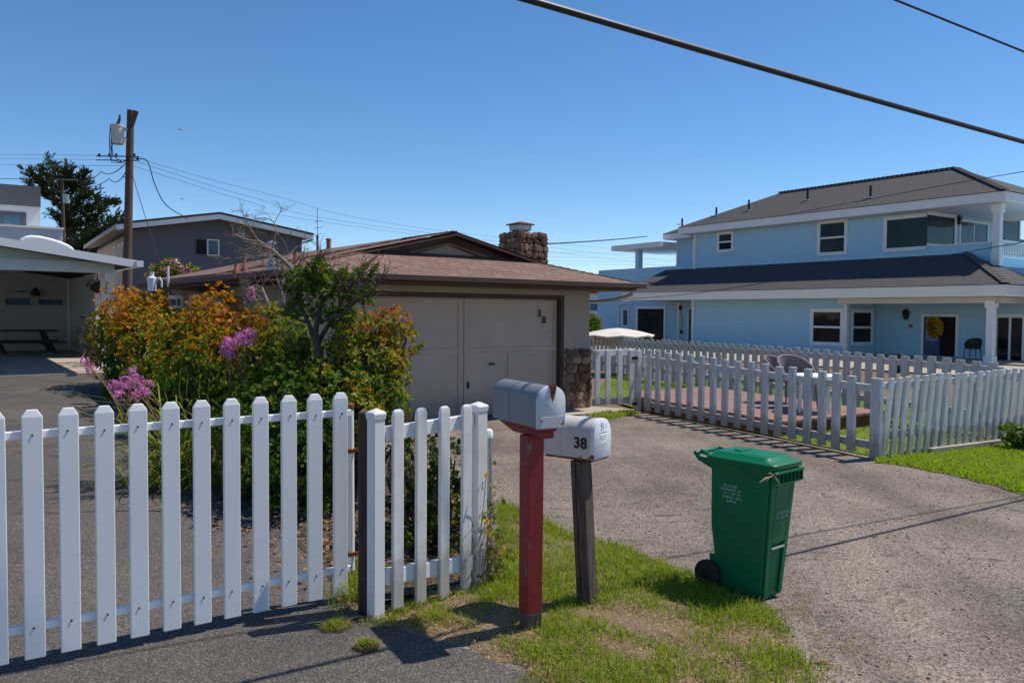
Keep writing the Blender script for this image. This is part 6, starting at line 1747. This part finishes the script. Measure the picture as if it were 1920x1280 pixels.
# buds and straps at the bed edge
b = MB()
for x, y, y1 in ((312, 735, 716), (338, 740, 703), (352, 745, 708), (375, 745, 712), (392, 752, 717)):
    q0 = D(x + 8, y + 40, 7.4); q1 = D(x, y1, 7.4); limb(b, [q0, q0.lerp(q1, .6) + Vector((-.03, 0, .02)), q1], .0045, .003, 5); b.ico(q1 + Zz * .02, .010, 1, (.7, .7, 2.0))
b_ = b.build('bud_stalks', M['strap']); tag(b_, 'five green bud stalks at the foot of the green shrub', 'flower buds')

# daisies at the capped post
dz = thing('daisy_plant', 'straggly plant with yellow daisies on the right fence post', 'flower', G(905, 1095))
b = MB(); gp0 = G(905, 1095); hd = []
for px, py, k in ((912, 977, 0), (917, 999, 1), (876, 1013, 2), (850, 978, 3), (880, 985, 4), (912, 890, 5)):
    h = D(px, py, 4.52); s0 = gp0 + Vector((random.gauss(.0, .05), random.gauss(0, .04), 0)); limb(b, [s0, s0.lerp(h, .5) + Vector((random.gauss(0, .04), random.gauss(0, .03), .02)), h], .0035, .002, 5); hd.append((h, k))
for _ in range(26):
    s0 = gp0 + Vector((random.gauss(.03, .07), random.gauss(0, .05), 0)); twigs(b, s0, (random.gauss(0, .25), random.gauss(0, .2), 1), random.uniform(.12, .34), .0022, 1, .5, 2, .3)
b.build('stems', M['deadbark'], dz)
P_ = np.array([gp0 + Vector((random.gauss(.02, .06), random.gauss(0, .05), abs(random.gauss(.02, .25)))) for _ in range(170)]); N_ = unit(rng.normal(size=P_.shape) + np.array([0, -.4, .5]))
quads_mesh('foliage', sprig_quads(P_, N_, .034, .015, 4), 4, [M['leaf'], M['leafolive'], M['litter']], rng.integers(0, 3, 170 * 4), dz)
for h, k in hd:
    nn = np.array([[random.gauss(0, .3), -.8, .45]]); n_ = 9; sz = .026 if k < 3 else .016
    quads_mesh('flower_head', np.concatenate([sprig_quads(np.array([h]), unit(nn), sz, .012, n_, 68, 88, .1), sprig_quads(np.array([h]), unit(nn), sz * .6, .01, n_, 30, 60, .1)]), 4, [M['yellow']], np.zeros(n_ * 2, int), dz)

# weeds at the foot of the gate hinge post
P_ = []
for _ in range(500):
    q = G(664, 1112); P_.append((q.x + random.gauss(0, .06), q.y + random.gauss(.08, .16), .012))
P_ = np.array(P_); V = blades(P_, rng.uniform(.05, .17, len(P_)), rng.uniform(.004, .008, len(P_)), rng.uniform(.2, .8, len(P_)))
tag(quads_mesh('weeds', V, 4, [M['grass'], M['straw']], np.repeat((rng.uniform(size=len(P_)) > .75).astype(int), 2)), 'tall green weeds between the gate hinge pole and the brown post', 'weeds', kind='stuff')

# dark wind-swept cypress far behind
cy = thing('cypress_tree', 'dark layered cypress tree behind the carport roof', 'tree', (D(150, 470, 60).x, 60, 0))
b = MB(); tb0 = Vector((D(148, 470, 60).x, 60, 0)); ttop = D(108, 318, 60)
limb(b, [tb0, tb0.lerp(ttop, .5) + Vector((.5, 0, 0)), ttop], .45, .08, 9)
P_ = []; N_ = []
outl = [(95, 303), (110, 318), (70, 330), (52, 322), (58, 345), (82, 322), (128, 322), (133, 316), (147, 330), (158, 327), (165, 335), (140, 348), (160, 352), (172, 358), (90, 360), (120, 366), (150, 374), (185, 372), (200, 377), (214, 379), (100, 392), (135, 396), (165, 395), (196, 394), (222, 404), (230, 412), (112, 414), (145, 418), (180, 416), (210, 420), (222, 430), (130, 440), (160, 442), (195, 440), (212, 448), (150, 462), (185, 466), (78, 345), (100, 335), (125, 345), (105, 440), (170, 430)]
for px, py in outl:
    e_ = D(px, py, 60 + random.uniform(-2.5, 2.5)); s0 = tb0.lerp(ttop, min(.97, max(.2, (e_.z - 1.6) / ttop.z))); limb(b, [s0, s0.lerp(e_, .6) - Zz * .25, e_], .08, .02, 5)
    ddv = (e_ - s0).normalized(); ln_ = (e_ - s0).length
    for k in range(int(6 + 3.6 * ln_)):
        t = random.uniform(.2, 1.0) ** .8; c = s0.lerp(e_, t) - Zz * .25 * 4 * t * (1 - t) * .5 + Vector((random.gauss(0, .12), random.gauss(0, .30), random.gauss(0, .05)))
        for sgn in range(5):
            d = (ddv * 1.0 + Vector((random.gauss(0, .45), random.gauss(0, .6), random.gauss(.22, .22)))).normalized()
            for q in range(3): P_.append(c + d * random.uniform(0, .55)); N_.append(d)
b.build('trunk', M['bark'], cy)
quads_mesh('crown', sprig_quads(np.array(P_), unit(np.array(N_)), .34, .06, 3, 4, 26), 4, [M['cypress']], np.zeros(len(P_) * 3, int), cy)
# low dark greenery far behind the roofs, left
c = D(190, 470, 50)
